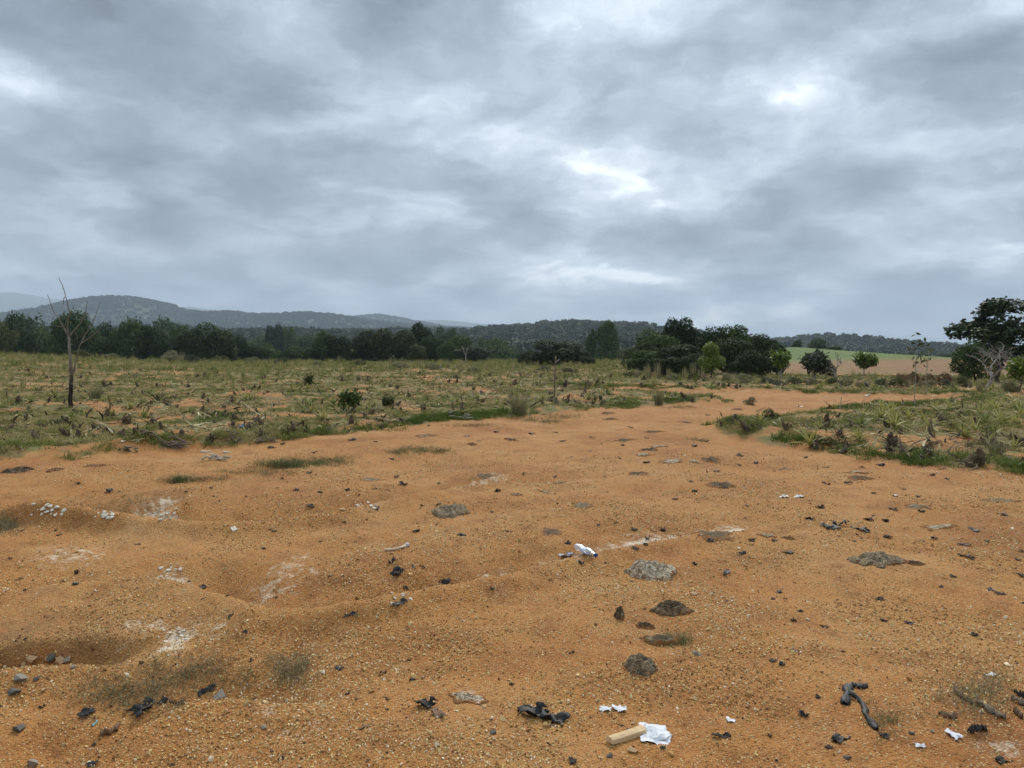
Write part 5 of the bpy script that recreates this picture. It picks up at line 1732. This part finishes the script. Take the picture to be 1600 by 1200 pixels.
def cut_wood():
    p = hit(980, 1153)
    L = 66 / F * p[1]; W = .05; H = .028
    n = 14
    t = np.linspace(-.5, .5, n)
    rng = np.random.RandomState(5)
    prof = np.array([(-.5, 0), (-.46, .8), (-.2, 1), (.25, .95), (.48, .7), (.5, 0.05)])
    V = []
    for i, q in enumerate(t):
        w = W * (1 - .18 * (q + .5)) * (1 + rng.normal(0, .03)); b = -.10 * L * (q * q - .1)
        sk = .12 * W if i == 0 else (-.1 * W if i == n - 1 else 0)
        for k, (a, h) in enumerate(prof):
            V.append((q * L + sk * a, a * w + b, max(h, -.2) * H * (1 + rng.normal(0, .03)) - .004))
    V = np.array(V); k = len(prof)
    Fc = []
    for i in range(n - 1):
        for j in range(k):
            a, b = i * k + j, i * k + (j + 1) % k
            Fc.append((a, b, b + k, a + k))
    mb = MB(); mb.add(V, Fc)
    c0, c1 = V[:k].mean(0), V[-k:].mean(0)
    mb.add(np.r_[V[:k], [c0]], [((j + 1) % k, j, k) for j in range(k)])
    mb.add(np.r_[V[-k:], [c1]], [(j, (j + 1) % k, k) for j in range(k)])
    m, N = mat_new("cut_wood")
    co = N.n("ShaderNodeTexCoord").outputs["Object"]
    st = N.n("ShaderNodeMapping", {0: co, "Scale": (6., 90., 60.)}).outputs[0]
    n1 = N.noise(st, 1.0, 5, .6)
    finish(m, N, N.ramp(n1, [(.3, (.42, .27, .13)), (.55, (.60, .43, .24)), (.75, (.68, .54, .34))]), .75, bump=n1, bstr=.4, bdist=.003)
    o = obj("wood_piece", mb.mesh("wood_piece"), m)
    lay(o, p, math.radians(-22), .004)
    tag(o, "pale cut piece of wood lying against the crumpled white paper", "wood")


cut_wood()


def revolve(mb, prof, n=20, squash=None):
    """profile (x along axis, radius); lies along +X"""
    prof = np.array(prof, float)
    th = np.linspace(0, 2 * np.pi, n, endpoint=False)
    V = np.stack([np.repeat(prof[:, :1], n, 1), prof[:, 1:] * np.cos(th), prof[:, 1:] * np.sin(th)], -1).reshape(-1, 3)
    if squash is not None:
        V = squash(V)
    k = len(prof)
    i, j = np.meshgrid(np.arange(k - 1), np.arange(n), indexing="ij")
    a = i * n + j; b = i * n + (j + 1) % n
    mb.add(V, np.stack([a, a + n, b + n, b], -1).reshape(-1, 4))


def bottle():
    p = hit(916, 866)
    t = empty("plastic_bottle", p)
    m, N = mat_new("clear_plastic")
    co = N.n("ShaderNodeTexCoord").outputs["Object"]
    n1 = N.noise(co, 30, 3, .5)
    finish(m, N, (.80, .86, .92), .22, bump=n1, bstr=.5, bdist=.004, spec=.5, **{"Transmission Weight": .8, "IOR": 1.15})

    def sq(V):
        V = V.copy()
        V[:, 2] *= .72 + .12 * np.sin(V[:, 0] * 55)
        V[:, 1] *= 1.12
        V[:, 2] += .004 * np.sin(V[:, 0] * 90 + V[:, 1] * 60)
        return V
    mb = MB()
    r = .032
    revolve(mb, [(-.105, .004), (-.105, r * .85), (-.098, r), (-.06, r), (-.055, r * .93), (-.045, r), (-.02, r), (-.015, r * .93), (-.005, r), (.03, r), (.055, r * .8), (.075, r * .45), (.088, .0135), (.096, .0135)], 24, sq)
    obj("body", mb.mesh("body", True), m, t)
    mb = MB()
    revolve(mb, [(-.03, r * 1.01), (-.028, r * 1.03), (.012, r * 1.03), (.014, r * 1.01)], 24, sq)
    obj("label_band", mb.mesh("label_band", True), plain_mat("label_band", (.30, .38, .52), (.66, .72, .80), 35, .5, .1), t)
    mb = MB()
    revolve(mb, [(.092, .0), (.092, .0155), (.108, .0155), (.110, .013), (.110, 0)], 20)
    obj("cap", mb.mesh("cap", True), plain_mat("blue_cap", (.008, .04, .16), (.015, .07, .24), 10, .4, .05), t)
    t.location = Vector(p) + Vector((0, 0, .026))
    t.rotation_euler = (0, math.radians(6), math.radians(-52))
    tag(t, "clear crushed drinks bottle with blue cap lying in the shallow gully", "bottle")
    p = hit(884, 869)
    t = empty("plastic_wrapper", p, .4)
    s = 22 / F * p[1]
    obj("wrapper_film", scrap_mesh("wrapper", 711, 9, .6, .6, .15, .01), plain_mat("wrapper_white", (.45, .52, .60), (.72, .76, .80), 14, .35), t, scale=(s, s, s))
    obj("blue_end", scrap_mesh("wrapper_blue", 712, 7, .6, .8, .2, .01), plain_mat("wrapper_blue", (.012, .05, .15), (.03, .10, .26), 14, .35), t, (s * .35, -s * .05, .01), (0, 0, .3), s * .6)
    tag(t, "crumpled blue and white wrapper next to the clear bottle", "wrapper")


bottle()


def curved_stick():
    a = hit([600, 610, 620, 628, 634, 638], [861, 861, 860, 858, 855, 853])
    c = a[0]
    L = a - c
    ts = np.linspace(0, 1, 14); tt = np.linspace(0, 1, 6)
    L = np.stack([np.interp(ts, tt, L[:, i]) for i in range(3)], 1)
    L[:, 2] += .012
    t = empty("curved_stick", c)
    mb = MB(); tube(mb, L[:12], np.array([.006, .011, .012, .012, .011, .011, .011, .011, .012, .012, .013, .014]), 9)
    obj("shaft", mb.mesh("shaft", True), plain_mat("peeled_stick", (.42, .32, .20), (.62, .52, .38), 30, .8, .2), t)
    mb = MB(); tube(mb, L[10:], np.array([.014, .021, .022, .012]), 10)
    obj("knob_end", mb.mesh("knob_end", True), plain_mat("grey_knob", (.26, .26, .27), (.46, .45, .44), 40, .7, .4), t)
    tag(t, "pale curved stick with a grey knobbed end on the middle mound", "stick")


curved_stick()

# stones
ROCKS = [rock_mesh("stone_%d" % i, np.random.RandomState(800 + i), 13, .6) for i in range(7)]


def stone(u, v, w_px, mat, label, group=None, k=None, rz=None, flat=1.0):
    p = hit(u, v)
    s = w_px / F * p[1] * 1.08
    me = ROCKS[(int(u) if k is None else k) % 7]
    key = me.name + mat.name
    if key not in _cm:
        q = me.copy(); q.materials.clear(); q.materials.append(mat); _cm[key] = q
    o = obj("stone", _cm[key])
    o.scale = (s, s, s * flat)
    lay(o, p, (u * .7) % 6.28 if rz is None else rz, s * .12 * flat)
    return tag(o, label, "stone", group)


for a in [(350, 1090, 32, M_ROCKG, "pointed pale grey stone beside the dry grass"), (31, 1063, 24, M_ROCKG, "flat pale grey stone below the cut clay bank"), (56, 1061, 12, M_ROCKD, "small dark slab right beside the flat pale stone"),
          (82, 1028, 18, M_ROCKD, "dark upright stone in the heap under the clay bank"), (94, 1034, 17, M_ROCKO, "tan angular stone in the heap under the clay bank"), (105, 1034, 15, M_ROCKG, "grey wedge stone at the end of the heap under the clay bank"),
          (50, 1032, 18, M_ROCKO, "low tan clod at the start of the heap under the clay bank"), (115, 1044, 10, M_ROCKG, "little grey chip fallen off the heap under the clay bank"), (22, 1083, 22, M_ROCKD, "dark flat slab with a pale end below the flat pale stone"),
          (29, 1140, 24, M_ROCKD, "dark elongated stone lying alone on smooth dirt"), (49, 1197, 24, M_ROCKG, "grey stone half buried at the near rim of the gravel"), (1090, 1023, 18, M_ROCKG, "smooth grey stone at the end of the grassy dung pat"),
          (770, 1146, 15, M_ROCKD, "dark rounded cube of stone on the gravel"), (988, 1174, 19, M_ROCKO, "tan stone under the cut piece of wood"), (1036, 1170, 13, M_ROCKD, "dark round pebble touching the white paper"), (953, 1182, 14, M_ROCKD, "grey pebble half buried below the cut wood"),
          (1084, 929, 12, M_ROCKO, "tan rounded stone right of the pale flaky dung"), (535, 799, 14, M_ROCKO, "pale buff block of stone in the upper gully"), (118, 913, 12, M_ROCKD, "dark grey stone on the mound above the clay bank"), (1425, 1147, 13, M_ROCKD, "dark flat stone near the strap's lower end"),
          (1324, 1185, 14, M_ROCKD, "grey pebble low on the foreground gravel below the strap"), (1456, 1143, 9, M_ROCKG, "grey pebble between strap and dried sheaths"), (412, 1137, 11, M_ROCKG, "grey chip under the whitish clay streak"), (70, 1080, 13, M_ROCKO, "pale tan clod between the slabs and the dry grass")]:
    stone(*a)
rs = np.random.RandomState(90)
for (cu, cv, ru, rv, n, mt, lab, gr, w) in [(72, 797, 30, 11, 16, M_ROCKW, "whitish clay clod crumbling from the upper gully's bank", "white clods of the upper gully", 9), (165, 806, 25, 6, 12, M_ROCKW, "whitish clay clod crumbling from the upper gully's bank", "white clods of the upper gully", 9),
                                            (250, 806, 26, 9, 8, M_ROCKW, "whitish clay clod crumbling from the upper gully's bank", "white clods of the upper gully", 7), (272, 992, 26, 20, 22, M_ROCKW, "whitish clay clod beside the cut clay bank", "white clods by the clay bank", 8),
                                            (262, 888, 26, 9, 12, M_ROCKW, "whitish clay clod in the hollow behind the front mound", "white clods behind the front mound", 8), (575, 788, 24, 4, 9, M_ROCKW, "pale pebble gathered in the upper gully beside the buff block", "pale pebbles of the upper gully", 6),
                                            (800, 1130, 760, 60, 42, M_ROCKO, "tan pebble standing out of the foreground gravel", "tan pebbles of the foreground", 7), (620, 935, 30, 10, 8, M_ROCKW, "pale clod at the gully's end beside the black strip", "pale clods at the gully's end", 7),
                                            (85, 1030, 45, 9, 9, M_ROCKO, "small clod fallen at the foot of the clay bank", "clods at the foot of the clay bank", 9)]:
    for i in range(n):
        q = rs.normal(0, .5, 2)
        u, v = cu + q[0] * ru, cv + q[1] * rv
        u, v = float(np.clip(u, 3, 1597)), float(np.clip(v, 650, 1195))
        if n > 40:
            mk = nearest(hit(u, v), DIRT_MARKS)
            lab, gr = "tan pebble standing out of the gravel nearest " + mk, "tan pebbles nearest " + mk
        stone(u, v, w * rs.uniform(.35, 1.0) ** 1.3 * 1.35, mt, lab, gr, int(rs.randint(7)), rs.uniform(0, 6.28), rs.uniform(.6, 1))


# brush heaps at the dirt's edge: twigs
def brush(u, v, w_px, label, seed, n=26, mat=M_STICK):
    rng = np.random.RandomState(seed)
    p = hit(u, v)
    W = w_px / F * p[1]
    t = empty("brush_heap", p)
    for k in range(n):
        mb = MB()
        a = rng.normal(0, .35)
        c = np.array([rng.uniform(-.4, .4) * W, rng.normal(0, .10) * W * .6, 0])
        L = W * rng.uniform(.15, .35)
        e = np.array([math.cos(a), math.sin(a), 0]) * L
        P = bend_line(c - e / 2, c + e / 2, 6, .3, rng)
        P[:, 2] = height(P[:, 0] + p[0], P[:, 1] + p[1]) - p[2] + .02 + abs(rng.normal(0, .05)) + np.linspace(0, rng.normal(0, .04), 6)
        tube(mb, P, np.linspace(.014, .006, 6) * rng.uniform(.5, 1.5), 5)
        obj("twig", mb.mesh("twig", True), mat, t)
    tag(t, label, "brush heap")


brush(265, 697, 80, "heap of dry dark brush at the grass edge above the dirt", 1, 30)
brush(203, 705, 30, "smaller dark brush bundle beside the dry brush heap", 2, 14)
brush(365, 690, 30, "short tangle of brown twigs on the grass edge", 3, 14)
brush(415, 692, 40, "low line of dark twigs along the grass edge below the leafy bush", 4, 14)
brush(720, 655, 40, "pale dry twigs lying along the dirt's grass edge near the big clump", 5, 14, M_PALEBARK)
brush(337, 719, 48, "bleached flat branch lying on the dirt above the grass patch", 6, 16, plain_mat("bleached_wood", (.34, .29, .21), (.58, .52, .42), 20, .85, .4))

# ------------------------------------------------------------------ haze
hz, N = mat_new("haze")
pv = N.n("ShaderNodeVolumePrincipled", {"Color": (.72, .86, 1.0, 1), "Density": 2.0e-4, "Anisotropy": 0.0})
N.n("ShaderNodeOutputMaterial", {"Volume": pv.outputs[0]})
zlo, zhi = -60.0, 470.0
X = 8100.0
V = [(sx * X, sy * X, z) for z in (zlo, zhi) for sx, sy in ((-1, -1), (1, -1), (1, 1), (-1, 1))]
hm = bpy.data.meshes.new("haze")
hm.from_pydata(V, [], [(3, 2, 1, 0), (4, 5, 6, 7), (0, 1, 5, 4), (1, 2, 6, 5), (2, 3, 7, 6), (3, 0, 4, 7)])
ho = obj("haze", hm, hz)
tag(ho, "thin pale blue haze hanging over the whole valley", "haze", kind="stuff")
